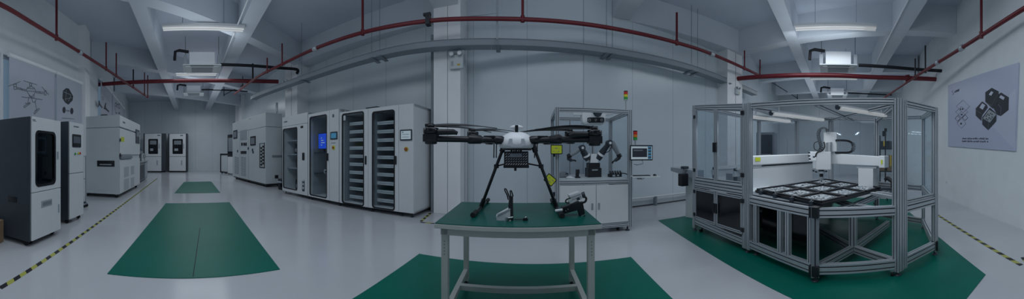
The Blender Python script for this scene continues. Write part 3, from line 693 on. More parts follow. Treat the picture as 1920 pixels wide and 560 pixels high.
# two chambers at the end wall
def chamber(pa, pb, r, side, label):
    t, W = at2('test_chamber', label, 'machine', tuple(R(pa, r).xy), tuple(R(pb, r - .1).xy), 'twin test chambers at the end wall')
    Hh = 2.45; z_t = Hh
    mb = MB(); mb.box(0, W, .0, .9, .06, Hh, 'anthracite'); build('body', mb, t, .01)
    f0, f1 = .06 * W, (.80 if side else .90) * W
    x0, x1, z0, z1 = f0 + .16 * W, f1 - .15 * W, 1.15, 2.1
    mb = MB(); rframe(mb, f0, f1, 1.0, Hh - .02, x0, x1, z0, z1, .05, -.04, 0, 'white'); d = build('door', mb, t, .005)
    mb = MB(); mb.box(x0, x1, -.02, -.01, z0, z1, 'gloss_black'); build('door_glass', mb, d)
    mb = MB(); mb.box(x0 + .1, x1 - .1, -.03, -.02, z1 - .35, z1 - .1, 'midgrey').box(x0 + .12, x1 - .3, -.03, -.02, z0 + .2, z0 + .35, 'grey'); build('inner_window', mb, d)
    mb = MB(); mb.box(f1 - .16, f1 - .1, -.06, -.04, 1.5, 1.8, 'grey'); build('handle', mb, d)
    mb = MB(); mb.box(f0, f1, -.04, 0, .08, .98, 'white'); l = build('lower_door', mb, t, .005)
    mb = MB(); mb.box(f1 - .3, f1 - .22, -.05, -.04, .45, .75, 'grey'); build('handle', mb, l)
    mb = MB(); mb.box(f1 + .02, W, -.03, 0, .08, Hh - .02, 'anthracite'); build('control_strip', mb, t)
    mb = MB(); mb.box(W * .62, W * .76, -.043, -.04, Hh - .16, Hh - .1, 'logo'); build('logo_plate', mb, t)
chamber(269, 311, 16.9, 1, 'left one of the twin white-doored test chambers at the end wall')
chamber(315.5, 352, 17.0, 0, 'right one of the twin white-doored test chambers at the end wall')
# small things far right of the left aisle
t, W = at2('transport_cart', 'low dark-framed cart at the end wall left of the long white machine', 'cart', tuple(R(414, 16.0).xy), tuple(R(429, 15.4).xy))
mb = MB(); mb.box(0, W, 0, .4, .08, 1.1, 'offwhite').box(-.03, .04, -.03, .03, .05, 1.16, 'black').box(-.03, W, -.03, .03, 1.1, 1.18, 'black').box(-.03, W, -.03, .03, .05, .12, 'black'); build('cart_body', mb, t)
castors(t, (.06, W - .06), (.05, .35), .08)
t, W = at2('test_chamber', 'half-hidden cabinet with a dark door behind the long white machine', 'machine', tuple(R(426.5, 15.1).xy), tuple(R(437, 14.6).xy))
mb = MB(); mb.box(0, W + .3, 0, .6, .06, 2.25, 'anthracite').box(.05, W + .3, -.02, 0, .08, 1.0, 'white'); build('body', mb, t, .01)
mb = MB(); rplate(mb, .06, W + .2, 1.1, 2.2, -.02, 0, .04, 'gloss_black'); d = build('door', mb, t)
mb = MB(); mb.box(.12, W + .1, -.025, -.02, 1.3, 2.05, 'midgrey'); build('inner_window', mb, d)

# long white machine
t, W = at2('process_machine', 'long white machine with two dark screens and louvred vents by the column', 'machine', tuple(R(436, 12.75).xy), tuple(R(498, 9.35).xy))
F = lambda px, py: face(t, px, py)
Hh = 2.63; D_ = .66
zh = F(498, 237)[1]
mb = MB(); mb.box(0, W, 0, D_, .12, zh - .006, 'offwhite'); mb.box(.01, W - .01, .01, D_ - .01, zh - .006, zh + .006, 'seam'); mb.box(0, W, 0, D_, zh + .006, Hh, 'offwhite'); mb.box(.05, W - .05, .05, D_, .06, .12, 'black'); build('body', mb, t, .01)
a = F(450, 300)[0]; b = F(466, 300)[0]; mb = MB()
for x in (a, b): mb.box(x - .004, x + .004, -.003, 0, .14, zh - .02, 'seam')
build('door_joint', mb, t)
for pa, pb, ya, yb in ((438, 445, 245, 259), (470, 479.5, 256, 272)):
    x0, z1 = F(pa, ya); x1, z0 = F(pb, yb); mb = MB(); mb.box(x0, x1, -.02, 0, z0, z1, 'black'); p = build('control_panel', mb, t)
    mb = MB(); mb.box(x0 + .06, x1 - .06, -.023, -.02, z0 + .05, z1 - .06, 'midgrey'); build('screen', mb, p)
x0, z1 = F(451, 245); x1, z0 = F(463, 261); mb = MB(); mb.box(x0, x1, -.01, 0, z0, z1, 'grey'); build('inspection_window', mb, t)
for px in (454, 458, 461.5): x, z = F(px, 270); mb = MB(); mb.box(x - .07, x + .07, -.02, 0, z - .06, z + .06, 'black'); build('gauge', mb, t)
x0, z1 = F(452, 283); x1, z0 = F(462, 288); mb = MB(); mb.box(x0, x1, -.02, 0, z0, z1, 'black'); build('label_plate', mb, t)
for px, py in ((446, 283), (466, 278), (474, 281), (475, 285)): x, z = F(px, py); mb = MB(); mb.box(x - .03, x + .03, -.03, 0, z - .05, z + .05, 'anthracite'); build('latch', mb, t)
for pa, pb, ya, yb in ((440, 448, 293, 326), (452, 461, 293, 330)):
    for half in (0, 1):
        x0, z1 = F(pa + half * (pb - pa) * .53, ya + half); x1, z0 = F(pa + (pb - pa) * (.47 + .53 * half), yb + half); mb = MB(); louvres(mb, x0, x1, z0, z1, 14, 0, 'midgrey'); build('vent', mb, t)
x0, z1 = F(487, 253); x1, z0 = F(496.5, 315)
mb = MB()
for bx in ((x0, x0 + .03, z0, z1 - .3), (x0, x1, z0, z0 + .03), (x1 - .03, x1, z0, z0 + .9)): mb.box(bx[0], bx[1], -.015, 0, bx[2], bx[3], 'black')
for i in range(6):
    for j in range(2): mb.box(x0 + .12 + .16 * j, x0 + .2 + .16 * j, -.03, 0, z0 + .08 + i * .12 + j * .05, z0 + .15 + i * .12 + j * .05, 'black')
mb.box(x0, x1, -.01, 0, z1 - .33, z1 - .30, 'midgrey'); build('valve_panel', mb, t)
x, z = F(468, 223); mb = MB(); mb.box(x - .05, x + .1, -.003, 0, z - .01, z + .03, 'grey'); x, z = F(438, 229); mb.box(x - .04, x + .12, -.003, 0, z - .02, z + .03, 'logo'); build('logo_plate', mb, t)
mb = MB(); mb.box(W, W + .004, .06, D_ - .02, .2, zh - .08, 'offwhite'); sp = build('side_panel', mb, t, .003)
mb = MB(); mb.box(W + .004, W + .02, .25, D_ + .0, 1.05, 1.13, 'midgrey').box(W + .004, W + .012, .36, .5, .3, .42, 'black'); build('side_grip', mb, sp)
castors(t, (.3, W * .5, W - .15), (.1, D_ - .1), .07)
MT = PM[t.name].copy()
t, W = at2('vacuum_pump', 'black pump unit on the floor beside the long white machine', 'pump', tuple(R(521, 8.85).xy), tuple(R(528, 8.7).xy))
mb = MB(); mb.box(0, .3, 0, .3, .03, .36, 'anthracite'); mb.tube([(.15, -.06, .14), (.15, .1, .14)], .06, 'black', 12); mb.tube([(.05, -.05, .26), (.25, -.05, .26)], .03, 'grey', 8); mb.box(0, .3, .02, .3, 0, .03, 'black'); build('pump_body', mb, t, .01)
# signal light on the long machine
t = thing('signal_light', 'clear signal tube standing on top of the long white machine', 'signal light', tuple(MT @ Vector((3.45, .55, 2.63))))
mb = MB(); mb.tube([(0, 0, 0), (0, 0, .08)], .02, 'grey', 8); build('stem', mb, t)
mb = MB(); mb.tube([(0, 0, .08), (0, 0, .42)], .05, 'lamp_glass', 12); build('lens', mb, t)

# ================================================================ DRY CABINETS
CL, CM1, CM2, CR = (-6.07, 5.25), (-4.79, 5.03), (-3.62, 4.83), (-1.76, 4.60)
def gl_door(t, x0, x1, z0, z1, gx0, gx1, gz0, gz1, hside, y=-.035, rim='rubber'):
    mb = MB(); rframe(mb, x0, x1, z0, z1, gx0, gx1, gz0, gz1, .06, y, y + .03, 'white'); d = build('door', mb, t, .004)
    mb = MB(); rring(mb, (gx0 - .003, gx1 + .003, gz0 - .003, gz1 + .003), .06, (gx0 + .022, gx1 - .022, gz0 + .022, gz1 - .022), .045, y - .003, y + .02, rim); build('door_gasket', mb, d)
    mb = MB(); mb.box(gx0 + .015, gx1 - .015, y + .005, y + .009, gz0 + .015, gz1 - .015, 'glass'); build('door_glass', mb, d)
    return d
def carcass(t, W, D_, Hh, z0, cols, m='white', inner='midgrey'):
    """hollow cabinet shell; cols = list of (x0,x1) openings"""
    mb = MB(); th = .03
    mb.box(0, W, 0, D_, z0, z0 + .04, m).box(0, W, 0, D_, Hh - .06, Hh, m).box(0, W, D_ - th, D_, z0, Hh, m)
    mb.box(0, th, 0, D_, z0, Hh, m).box(W - th, W, 0, D_, z0, Hh, m)
    o = build('cabinet_body', mb, t, .006)
    mb = MB(); mb.box(th, W - th, D_ - th - .01, D_ - th, z0 + .04, Hh - .06, inner); build('back_panel', mb, t)
    return o
# A: single dark glass cabinet
t, W = at2('dry_cabinet', 'narrow glass-door dry cabinet nearest the long white machine', 'cabinet', CL, CM1); W -= .02
F = lambda px, py: face(t, px, py)
Hh = 2.27; z0c = .08; zs = F(555, 234)[1]
carcass(t, W, .8, Hh, z0c, None)
mb = MB(); mb.box(.0, W, -.035, -.0, zs + .004, Hh - .003, 'white'); build('top_panel', mb, t, .003)
gx0, gz1 = F(532.5, 240.5); gx1, gz0 = F(559.5, 357)
gz1 = F(545, 240)[1]; gz0 = F(533, 351.5)[1]
xs = F(573.5, 300)[0]
d = gl_door(t, .005, W - .005, z0c + .01, zs - .004, gx0, gx1, gz0, gz1, 1)
for ya, yb in ((286, 300), (338, 358)):
    x, za = F(571, ya); zb = F(571, yb)[1]; mb = MB(); rplate(mb, x - .05, x + .05, zb, za, -.045, -.035, .015, 'black' if ya < 300 else 'anthracite'); q = build('handle' if ya < 300 else 'controller', mb, d)
    if ya > 300:
        m2 = MB()
        for i in range(3): m2.box(x - .03, x + .03, -.047, -.045, zb + .06 + i * .1, zb + .12 + i * .1, 'offwhite')
        build('key', m2, q)
x, z = F(568, 238); mb = MB(); mb.box(x - .06, x + .06, -.038, -.035, z - .03, z + .03, 'black').box(.1, .13, -.038, -.035, Hh - .17, Hh - .12, 'logo').box(.15, .28, -.038, -.035, Hh - .165, Hh - .13, 'logo'); build('logo_plate', mb, t)
for i, z in enumerate((.75, 1.15, 1.55)):
    mb = MB(); mb.box(.05, gx1 + .05, .1, .72, z, z + .03, 'grey'); build('shelf', mb, t)
for z, x in ((.78, .35), (1.18, .25), (1.18, .55), (.12, .3)):
    pw = PM[t.name] @ Vector((x, .3, z)); q = thing('instrument', 'dark instrument standing %s in the narrow dry cabinet' % {.35: 'on the lowest shelf', .25: 'left on the middle shelf', .55: 'right on the middle shelf', .3: 'on the floor'}[x], 'instrument', tuple(pw), t.rotation_euler[2], 'instruments in the narrow dry cabinet')
    mb = MB(); mb.box(-.1, .15, 0, .2, 0, .22, 'anthracite').box(-.06, .08, -.004, 0, .06, .16, 'grey').box(-.08, -.02, 0, .1, .22, .3, 'black'); build('instrument_case', mb, q, .008)
feet(t, (.06, W - .06), (.06, .7), .08)
# B: glass cabinet with a blue monitor
t, W = at2('dry_cabinet', 'glass-door cabinet with a glowing blue monitor inside', 'cabinet', CM1, CM2); W -= .02
F = lambda px, py: face(t, px, py)
Hh = 2.21
xs = F(619.5, 300)[0]; carcass(t, W, .8, Hh, z0c, None, inner='offwhite')
gx0 = F(582.5, 300)[0]; gx1 = F(615, 300)[0]; gz1 = F(600, 216.5)[1]; gz0 = F(600, 368.5)[1]
d = gl_door(t, .005, xs - .004, z0c + .01, Hh - .005, gx0, gx1, gz0, gz1, 1)
x = F(617, 300)[0]; za = F(617, 287)[1]; zb = F(617, 301)[1]; mb = MB(); rplate(mb, x - .018, x + .018, zb, za, -.05, -.035, .01, 'black'); build('handle', mb, d)
mb = MB(); mb.box(xs + .004, W - .003, -.035, 0, z0c + .01, Hh - .005, 'white'); pn = build('side_panel', mb, t, .004)
mb = MB(); mb.box(xs - .01, xs + .01, 0, .7, z0c, Hh, 'offwhite'); build('divider', mb, t)
x0, z1 = F(622, 247.5); x1, z0 = F(635, 261); mb = MB(); rplate(mb, x0, x1, z0, z1, -.048, -.035, .012, 'anthracite'); p = build('touch_panel', mb, pn)
mb = MB(); mb.box(x0 + .03, x1 - .03, -.05, -.048, z0 + .03, z1 - .03, 'screen_teal'); build('screen', mb, p)
x, z = F(627.5, 276.5); mb = MB(); mb.box(x - .045, x + .045, -.04, -.035, z - .045, z + .045, 'yellow'); mb.tube([(x, -.04, z), (x, -.065, z)], .026, 'stop_button', 12); build('emergency_stop', mb, pn)
x, z = F(627, 217.5); mb = MB(); mb.box(x - .03, x + .03, -.038, -.035, z - .03, z + .04, 'logo'); x, z = F(627, 268); mb.box(x - .08, x + .08, -.037, -.035, z - .006, z + .006, 'logo'); build('logo_plate', mb, pn)
mb = MB(); mb.box(.04, .06, .1, .7, z0c + .04, Hh - .06, 'alu'); build('rail', mb, t)
for zpx in (285.5, 326): z = F(598, zpx)[1]; mb = MB(); mb.box(.06, xs - .02, .12, .6, z - .02, z, 'anthracite'); build('shelf', mb, t)
zsh = F(598, 285.5)[1]; pw = PM[t.name] @ Vector((0, 0, zsh)); q = thing('monitor', 'monitor showing a bright blue screen behind cabinet glass', 'monitor', tuple(pw), t.rotation_euler[2]); PM[q.name] = Matrix.Translation((0, 0, zsh)) @ PM[t.name]
a = face(q, 596.5, 270, .2)[0]; b = face(q, 615, 270, .2)[0]
mb = MB(); mb.box(a, b, .2, .235, .08, .50, 'black'); build('monitor_case', mb, q, .004)
mb = MB(); mb.box(a + .02, b - .02, .196, .2, .10, .48, 'screen_blue'); sc_ = build('screen', mb, q)
mb = MB()
for i in range(4): mb.box(a + .12, a + .12 + .05 * (i % 3 + 1), .194, .196, .36 - i * .06, .38 - i * .06, 'screen_light')
build('screen_text', mb, sc_)
mb = MB(); mb.box((a + b) / 2 - .1, (a + b) / 2 + .1, .14, .3, 0, .012, 'black').box((a + b) / 2 - .02, (a + b) / 2 + .02, .235, .25, .0, .2, 'black'); build('monitor_stand', mb, q)
zsh = F(598, 326)[1]; pw = PM[t.name] @ Vector((.3, .25, zsh)); q = thing('controller_box', 'grey controller box on the lower shelf of the blue-monitor cabinet', 'instrument', tuple(pw), t.rotation_euler[2])
mb = MB(); mb.box(0, .42, 0, .3, 0, .10, 'offwhite'); build('case', mb, q, .006)
mb = MB(); mb.tube([(.08, -.015, .05), (.08, 0, .05)], .025, 'black', 10).tube([(.3, -.015, .05), (.3, 0, .05)], .025, 'black', 10); build('knob', mb, q)
feet(t, (.06, W - .06), (.06, .7), .08)
# C: wide cabinet with two doors and rows of trays
t, W = at2('dry_cabinet', 'wide white dry cabinet with two glass doors full of grey trays', 'cabinet', CM2, CR)
F = lambda px, py: face(t, px, py)
Hh = 2.12
xm = F(692, 300)[0]; xs = F(749.5, 300)[0]
carcass(t, W, .92, Hh, z0c, None, inner='anthracite')
mb = MB(); mb.box(xm - .03, xm + .03, 0, .85, z0c, Hh - .05, 'offwhite').box(xs - .02, xs + .02, 0, .85, z0c, Hh - .05, 'offwhite'); build('divider', mb, t)
for (pa, pb, xl, xr, tp_, bt, hp) in ((643, 684.5, .005, xm - .003, 211, 383, 688), (699.5, 742, xm + .003, xs - .004, 207.5, 391.5, 744)):
    gx0 = F(pa, 300)[0]; gx1 = F(pb, 300)[0]; gz1 = F((pa + pb) / 2, tp_)[1]; gz0 = F((pa + pb) / 2, bt)[1]
    d = gl_door(t, xl, xr, z0c + .01, Hh - .005, gx0, gx1, gz0, gz1, 1)
    x = F(hp, 300)[0]; za = F(hp, 292)[1]; zb = F(hp, 308)[1]; mb = MB(); rplate(mb, x - .018, x + .018, zb, za, -.052, -.035, .01, 'black'); build('handle', mb, d)
    for i in range(10):
        z = gz1 - .24 - i * (gz1 - gz0 - .26) / 9.6
        mb = MB(); mb.box(gx0 + .10 - .08 * (pa > 690), gx1 - .0, .12, .7, z, z + .012, 'grey').box(gx0 + .10 - .08 * (pa > 690), gx1, .11, .125, z - .018, z + .052, 'offwhite').box(gx0 + .10, gx1 - .02, .106, .11, z + .012, z + .02, 'midgrey'); build('tray', mb, t, .003)
    mb = MB(); mb.box(gx0 - .02, gx0 + .0, .1, .72, z0c + .04, Hh - .08, 'grey').box(gx1, gx1 + .02, .1, .72, z0c + .04, Hh - .08, 'grey'); build('rail', mb, t)
mb = MB(); mb.box(xs + .002, W - .003, -.035, 0, z0c + .01, Hh - .005, 'white'); pn = build('side_panel', mb, t, .004)
x0, z1 = F(752.5, 243.5); x1, z0 = F(774.5, 263); mb = MB(); rplate(mb, x0, x1, z0, z1, -.05, -.035, .012, 'anthracite'); p = build('touch_panel', mb, pn)
mb = MB(); mb.box(x0 + .022, x1 - .022, -.052, -.05, z0 + .025, z1 - .025, 'screen_light'); s_ = build('screen', mb, p)
mb = MB()
for i in range(2): mb.box(x0 + .05, x1 - .06, -.0535, -.052, z0 + .06 + i * .05, z0 + .068 + i * .05, 'ink_soft')
mb.box(x0 + .045, x0 + .075, -.0535, -.052, z1 - .06, z1 - .04, 'ink_soft'); build('screen_text', mb, s_)
x, z = F(763.5, 279.5); mb = MB(); mb.tube([(x, -.035, z), (x, -.04, z)], .045, 'gold', 16); mb.tube([(x, -.04, z), (x, -.07, z)], .026, 'stop_button', 14); build('emergency_stop', mb, pn)
mb = MB(); rplate(mb, F(646, 222)[0] + .0, F(650, 222)[0], F(646, 226)[1], F(646, 217)[1], -.038, -.0355, .01, 'offwhite'); build('sticker', mb, t)
mb = MB(); mb.box(F(684, 200)[0], F(706, 200)[0], .02, .2, Hh, Hh + .035, 'anthracite'); build('hinge_cover', mb, t, .01)
feet(t, (.15, xm + .05, xs + .02, W - .08), (.05, .8), .08)
t = thing('signal_beacon', 'tiny beacon on top of the dry cabinets', 'beacon', tuple((PM[t.name] @ Vector((.06, .1, Hh))))) 
mb = MB(); mb.tube([(0, 0, 0), (0, 0, .05)], .02, 'grey', 10); build('beacon_body', mb, t)

# cardboard box at left picture edge
t, W = at2('cardboard_box', 'brown cardboard box on the floor at the left picture edge', 'box', tuple(R(-30, 3.25).xy), tuple(R(7, 3.62).xy))
mb = MB(); mb.box(0, W, 0, .3, 0, .30, 'cardboard'); build('carton', mb, t, .004)
mb = MB(); mb.box(0, W, .13, .17, .30, .302, 'gold'); build('packing_tape', mb, t)
# metal door-frame strip / post at left edge

# ================================================================ WORKBENCH WITH GREEN TOP
TZ = .74
bench, BW = at2('workbench', 'cream-framed workbench with a green top in the middle of the room', 'workbench', (-.505, 1.69), (.575, 1.65))
BD = .80
mb = MB(); mb.box(0, BW, 0, BD, TZ - .006, TZ, 'table_green'); mb.box(-.003, BW + .003, -.003, BD + .003, TZ - .034, TZ - .006, 'frame_paint'); build('tabletop', mb, bench, .002)
mb = MB(); mb.box(.03, BW - .03, .035, .075, TZ - .085, TZ - .034, 'frame_paint').box(.03, BW - .03, BD - .07, BD - .03, TZ - .085, TZ - .034, 'frame_paint').box(.035, .075, .05, BD - .05, TZ - .085, TZ - .034, 'frame_paint').box(BW - .075, BW - .035, .05, BD - .05, TZ - .085, TZ - .034, 'frame_paint'); build('apron', mb, bench, .003)
for x in (.035, BW - .08):
    for y in (.035, BD - .08):
        mb = MB(); mb.box(x, x + .045, y, y + .045, .03, TZ - .034, 'frame_paint'); mb.lathe([(.02, 0), (.02, .012), (.008, .015), (.008, .03)], (x + .022, y + .022, 0), 'black', 10)
        if y < .1:
            for k in range(5): mb.box(x + .018, x + .027, y - .001, y, TZ - .13 - k * .022, TZ - .122 - k * .022, 'midgrey')
        build('leg', mb, bench, .002)
for x in (.037, BW - .078): mb = MB(); mb.box(x, x + .04, .08, BD - .08, .10, .14, 'frame_paint'); build('side_stretcher', mb, bench, .002)
mb = MB(); mb.box(.075, BW - .075, BD * .52, BD * .52 + .04, .10, .14, 'frame_paint'); build('stretcher', mb, bench, .002)

# ---------------------------------------------------------------- drone
def W_(px, py, r): return Q(px, py, r)
dr = thing('drone', 'large folding-arm drone with white shell and black arms standing on the workbench', 'drone', (.03, 2.0, TZ))
def dp(name, mb, parent=None, bevel=0): return build(name, mb, parent or dr, bevel, world=True)
cx, cy = .035, 2.08
mb = MB(); zb = 1.235
n = 28
prof = [(.02, 0), (.115, 0), (.135, .012), (.140, .035), (.128, .075), (.10, .105), (.06, .126), (.03, .132), (.005, .134)]
mb.lathe(prof, (cx, cy, zb), 'white_plastic', n, 1.0, .95); dp('shell', mb)
mb = MB(); mb.lathe([(.118, 0), (.118, .012), (.10, .014)], (cx, cy, zb - .012), 'black', n, 1, .95); dp('shell_base', mb)
mb = MB(); mb.prism([(cx - .07, cy - .135, zb + .02), (cx + .07, cy - .135, zb + .02), (cx + .055, cy - .118, zb + .072), (cx - .055, cy - .118, zb + .072)], (0, .03, 0), 'grey'); mb.box(cx - .045, cx + .045, cy - .14, cy - .13, zb + .012, zb + .018, 'white'); dp('front_cover', mb)
mb = MB(); mb.tube([(cx, cy - .01, zb + .12), (cx, cy - .01, zb + .155)], .013, 'black', 10); dp('antenna_mast', mb)
mb = MB(); mb.lathe([(.02, 0), (.05, .006), (.058, .014), (.045, .026), (.02, .034), (.002, .036)], (cx, cy, zb + .15), 'white_plastic', 24); dp('gps_dome', mb)
mb = MB(); mb.box(cx - .012, cx + .012, cy - .062, cy - .04, zb + .125, zb + .178, 'black'); dp('gps_bracket', mb)
zA = 1.300
motors = {'fl': ((-.555, 1.77), zA + .01), 'fr': ((.585, 1.83), zA - .0), 'bl': ((-.365, 2.47), zA + .035), 'br': ((.54, 2.43), zA + .035)}
for k, ((mx_, my_), mz) in motors.items():
    sgn = -1 if 'l' in k else 1; yo = -.06 if k[0] == 'f' else .07
    p0 = Vector((cx + sgn * .115, cy + yo, zA)); p1 = Vector((mx_, my_, zA if k[0] == 'f' else mz - .02)); d = (p1 - p0).normalized()
    arm = MB(); arm.tube([p0 - d * .02, p0 + d * .0, p0 + d * .05, p0 + d * .06], [.024, .032, .032, .024], 'carbon', 14)
    arm.tube([p0, p1], .0225, 'carbon', 14)
    a = dp('arm', arm)
    L = (p1 - p0).length
    jn = MB(); jn.tube([p0 + d * L * .30, p0 + d * L * .32, p0 + d * L * .48, p0 + d * L * .50], [.026, .033, .033, .026], 'black', 14); jn.tube([p0 + d * L * .33 + Vector((0, 0, .02)), p0 + d * L * .46 + Vector((0, 0, .03))], .012, 'black', 8); dp('arm_clamp', jn, a)
    jn = MB(); jn.box(*sorted((p0.x + d.x * L * .1, p0.x + d.x * L * .27)), p0.y + d.y * L * .18 - .015, p0.y + d.y * L * .18 + .015, zA + .012, zA + .03, 'black'); dp('cable_clip', jn, a)
    # motor pod
    c = Vector((mx_, my_, mz))
    mt = MB(); mt.lathe([(.03, -.048), (.042, -.044), (.045, -.02), (.045, -.018)], c, 'black', 20); mt.box(c.x - .047, c.x + .047, c.y - .04, c.y + .04, mz - .03, mz + .022, 'black')
    mt.lathe([(.048, .024), (.054, .028), (.054, .062), (.048, .066), (.02, .068)], c, 'gloss_black', 24)
    m_ = dp('motor', mt)
    if k[0] == 'f':
        bx = MB(); bx.tube([c + Vector((-sgn * .05, 0, .035)), c + Vector((-sgn * .16, .012, .035)), c + Vector((-sgn * .185, .014, .026))], [.021, .019, .012], 'black', 10); dp('speed_controller', bx, m_)
        led = MB()
        for q in range(5): led.tube([c + Vector((sgn * .052, -.02 + q * .01, -.03 + q * .012)), c + Vector((sgn * .058, -.02 + q * .01, -.03 + q * .012))], .004, 'lamp_glass', 6)
        dp('position_light', led, m_)
    hb = MB(); hb.lathe([(.016, .066), (.024, .07), (.024, .088), (.012, .092)], c, 'black', 14); hb.box(c.x - .04, c.x + .02, c.y - .014, c.y + .014, mz + .074, mz + .094, 'black')
    h_ = dp('propeller_hub', hb, m_)
    # two folded blades reaching toward the body
    tgt = {'fl': [((-.10, 1.80), .070), ((-.16, 2.05), .062)], 'fr': [((.12, 1.95), .070), ((.16, 1.86), .078)], 'bl': [((.02, 2.45), .078), ((.0, 2.6), .070)], 'br': [((.07, 2.4), .07), ((.10, 2.56), .078)]}[k]
    for (tx, ty), tz in tgt:
        a0 = c + Vector((0, 0, .082)); b0 = Vector((tx, ty, mz + tz - .012)); dd = (b0 - a0); Ld = dd.length; dd.normalize(); nn = Vector((-dd.y, dd.x, 0)).normalized()
        bl = MB(); vs = []; N = 12
        for i in range(N + 1):
            u = i / N; wd = .012 + .042 * math.sin(pi * min(1, u * 1.0 + .08)) ** .7 * (1 - .55 * u); tw = .62 - .35 * u; cc = a0 + dd * Ld * u + Vector((0, 0, .012 * math.sin(pi * u)))
            for s_, th in ((-1, 0), (0, .003), (1, 0), (0, -.003)):
                vs.append(cc + nn * s_ * wd / 2 * cos(tw) + Vector((0, 0, s_ * wd / 2 * sin(tw) + th)))
        fs = []
        for i in range(N):
            for j in range(4): j2 = (j + 1) % 4; fs.append((i * 4 + j, i * 4 + j2, i * 4 + 4 + j2, i * 4 + 4 + j))
        fs += [(0, 1, 2, 3), (N * 4 + 3, N * 4 + 2, N * 4 + 1, N * 4)]
        bl.add(vs, fs, 'carbon', True); dp('propeller_blade', bl, h_)
# landing gear
for sgn, (ftx, fty), (bkx, bky), top in ((-1, (887, 411), (908, 382), (945, 273)), (1, (1054, 412), (1040, 383), (1000, 273))):
    a_ = G(ftx, fty - 8, TZ + .017); b_ = G(bkx, bky, TZ + .017)
    a_ = Vector((a_.x, a_.y, TZ + .019)); b_ = Vector((b_.x, b_.y, TZ + .019)); d = (b_ - a_).normalized(); b_ = a_ + d * .62
    sk = MB(); sk.tube([a_, b_], .013, 'carbon', 12); s_ = dp('skid', sk)
    g1 = MB(); g1.tube([a_ - d * .012, a_ + d * .10], .0185, 'rubber', 14); dp('skid_foam', g1, s_)
    g1 = MB(); g1.tube([b_ - d * .10, b_ + d * .012], .0185, 'rubber', 14); dp('skid_foam', g1, s_)
    mid = a_.lerp(b_, .47)
    tp_ = Q(top[0], top[1], 2.06)
    lg = MB(); lg.tube([mid, tp_], .0125, 'carbon', 12); l_ = dp('landing_leg', lg)
    jn = MB(); dl = (tp_ - mid).normalized(); jn.tube([mid - Vector((0, 0, 0)), mid + dl * .07], .019, 'black', 12); jn.tube([tp_ - dl * .05, tp_ + dl * .012], .021, 'black', 12); dp('leg_joint', jn, l_)
    st = MB(); pm = mid.lerp(tp_, .68); st.tube([pm, Vector((cx + sgn * .055, cy, 1.125))], .006, 'black', 8); st.tube([pm - Vector((0, 0, .015)), pm + Vector((0, 0, .015))], .02, 'black', 10); dp('leg_brace', st, l_)
    for q in (0, 1):
        an = MB(); ax = cx + sgn * (.15 + .018 * q) if sgn < 0 else cx + .135 + .018 * q; an.tube([(ax, cy - .10, 1.27), (ax - .002, cy - .10, 1.27 - .105)], .0042, 'rubber', 8); dp('antenna', an)
# payload
py_ = cy - .02
pl = MB(); x0_, x1_, z0_, z1_ = cx - .095, cx + .088, 1.098, 1.215
pl.box(x0_, x1_, py_ - .07, py_ + .07, z0_, z1_, 'black'); pb = dp('payload_box', pl, None, .004)
lt = MB()
for i in range(9):
    for j in range(5):
        xx = x0_ + .018 + i * .0185; zz = z0_ + .02 + j * .019; lt.bar((xx - .006, py_ - .072, zz - .004), (xx + .006, py_ - .072, zz + .006), .003, .004, 'grey' if (i * 3 + j * 5) % 3 else 'lamp_glass')
lt.box(x0_ + .045, x1_ - .05, py_ - .074, py_ - .07, z1_ - .045, z1_ - .018, 'midgrey'); dp('ventilation_lattice', lt, pb)
sm_ = MB(); sm_.box(x0_ - .004, x1_ + .004, py_ - .075, py_ + .075, z0_ - .008, z0_ + .012, 'black'); sm_.tube([(cx - .01, py_ - .05, z0_ - .03), (cx - .01, py_ - .05, z0_)], .01, 'black', 10); dp('payload_mount', sm_, pb)
gm = MB()
for q in range(5): gm.tube([(cx - .04 + q * .018, py_ - .03, 1.212), (cx - .035 + q * .018, py_ - .03, 1.24)], .007, 'grey' if q % 2 else 'black', 8)
dp('damper', gm, pb)

# ---------------------------------------------------------------- things on the bench
def on_bench(px, py): p = G(px, py, TZ); return p
q0 = on_bench(946, 413)
t = thing('ground_unit', 'small grey wedge-shaped unit with black upright aerials lying on the green bench top', 'device', tuple(q0))
def up(r, px, py): return Q(px, py, r)
r_ = math.hypot(q0.x, q0.y)
def bp(px, py, dr_=0): p = Q(px, py, r_ + dr_); return p
mb = MB(); pts = [bp(930, 405), bp(932, 417), bp(943, 417), bp(958, 405), bp(959, 390), bp(955, 391)]
mb.prism(pts, (0.0, .07, 0), 'white'); mb.prism([bp(932, 401), bp(956, 390), bp(957, 393), bp(933, 405)], (0, -.006, 0), 'grey'); build('wedge_case', mb, t, .003, world=True)
mb = MB(); mb.prism([bp(954, 418), bp(963, 418), bp(962, 385), bp(953, 384)], (0, .05, 0), 'black'); mb.prism([bp(953, 384), bp(962, 385), bp(962, 368), bp(955, 368)], (0, .03, 0), 'black'); build('black_bracket', mb, t, .003, world=True)
for pts in ([bp(953, 374, .02), bp(951, 366, .02), bp(946, 355, .02), bp(949, 354.5, .02), bp(954, 366, .02), bp(957, 376, .02)], [bp(958, 378), bp(957, 362), bp(956.5, 358), bp(959, 358), bp(962, 368)]):
    mb = MB(); mb.tube(smooth(pts, 3), .0045, 'rubber', 8); build('aerial', mb, t, world=True)
mb = MB(); mb.tube([bp(950, 407, -.03), bp(948, 414, -.03), bp(945, 421, -.03)], [.010, .008, .007], 'steel', 10); mb.tube([bp(950, 409, -.02), bp(962, 407, -.02)], .006, 'steel', 8); mb.tube([bp(955, 415, -.01), bp(958, 414, -.01)], .010, 'steel', 12); build('clamp_screw', mb, t, world=True)
q1 = on_bench(980, 413.5)
t = thing('aerial_rod', 'thin black rod aerial lying flat on the green bench top beside the grey unit', 'aerial', tuple(q1))
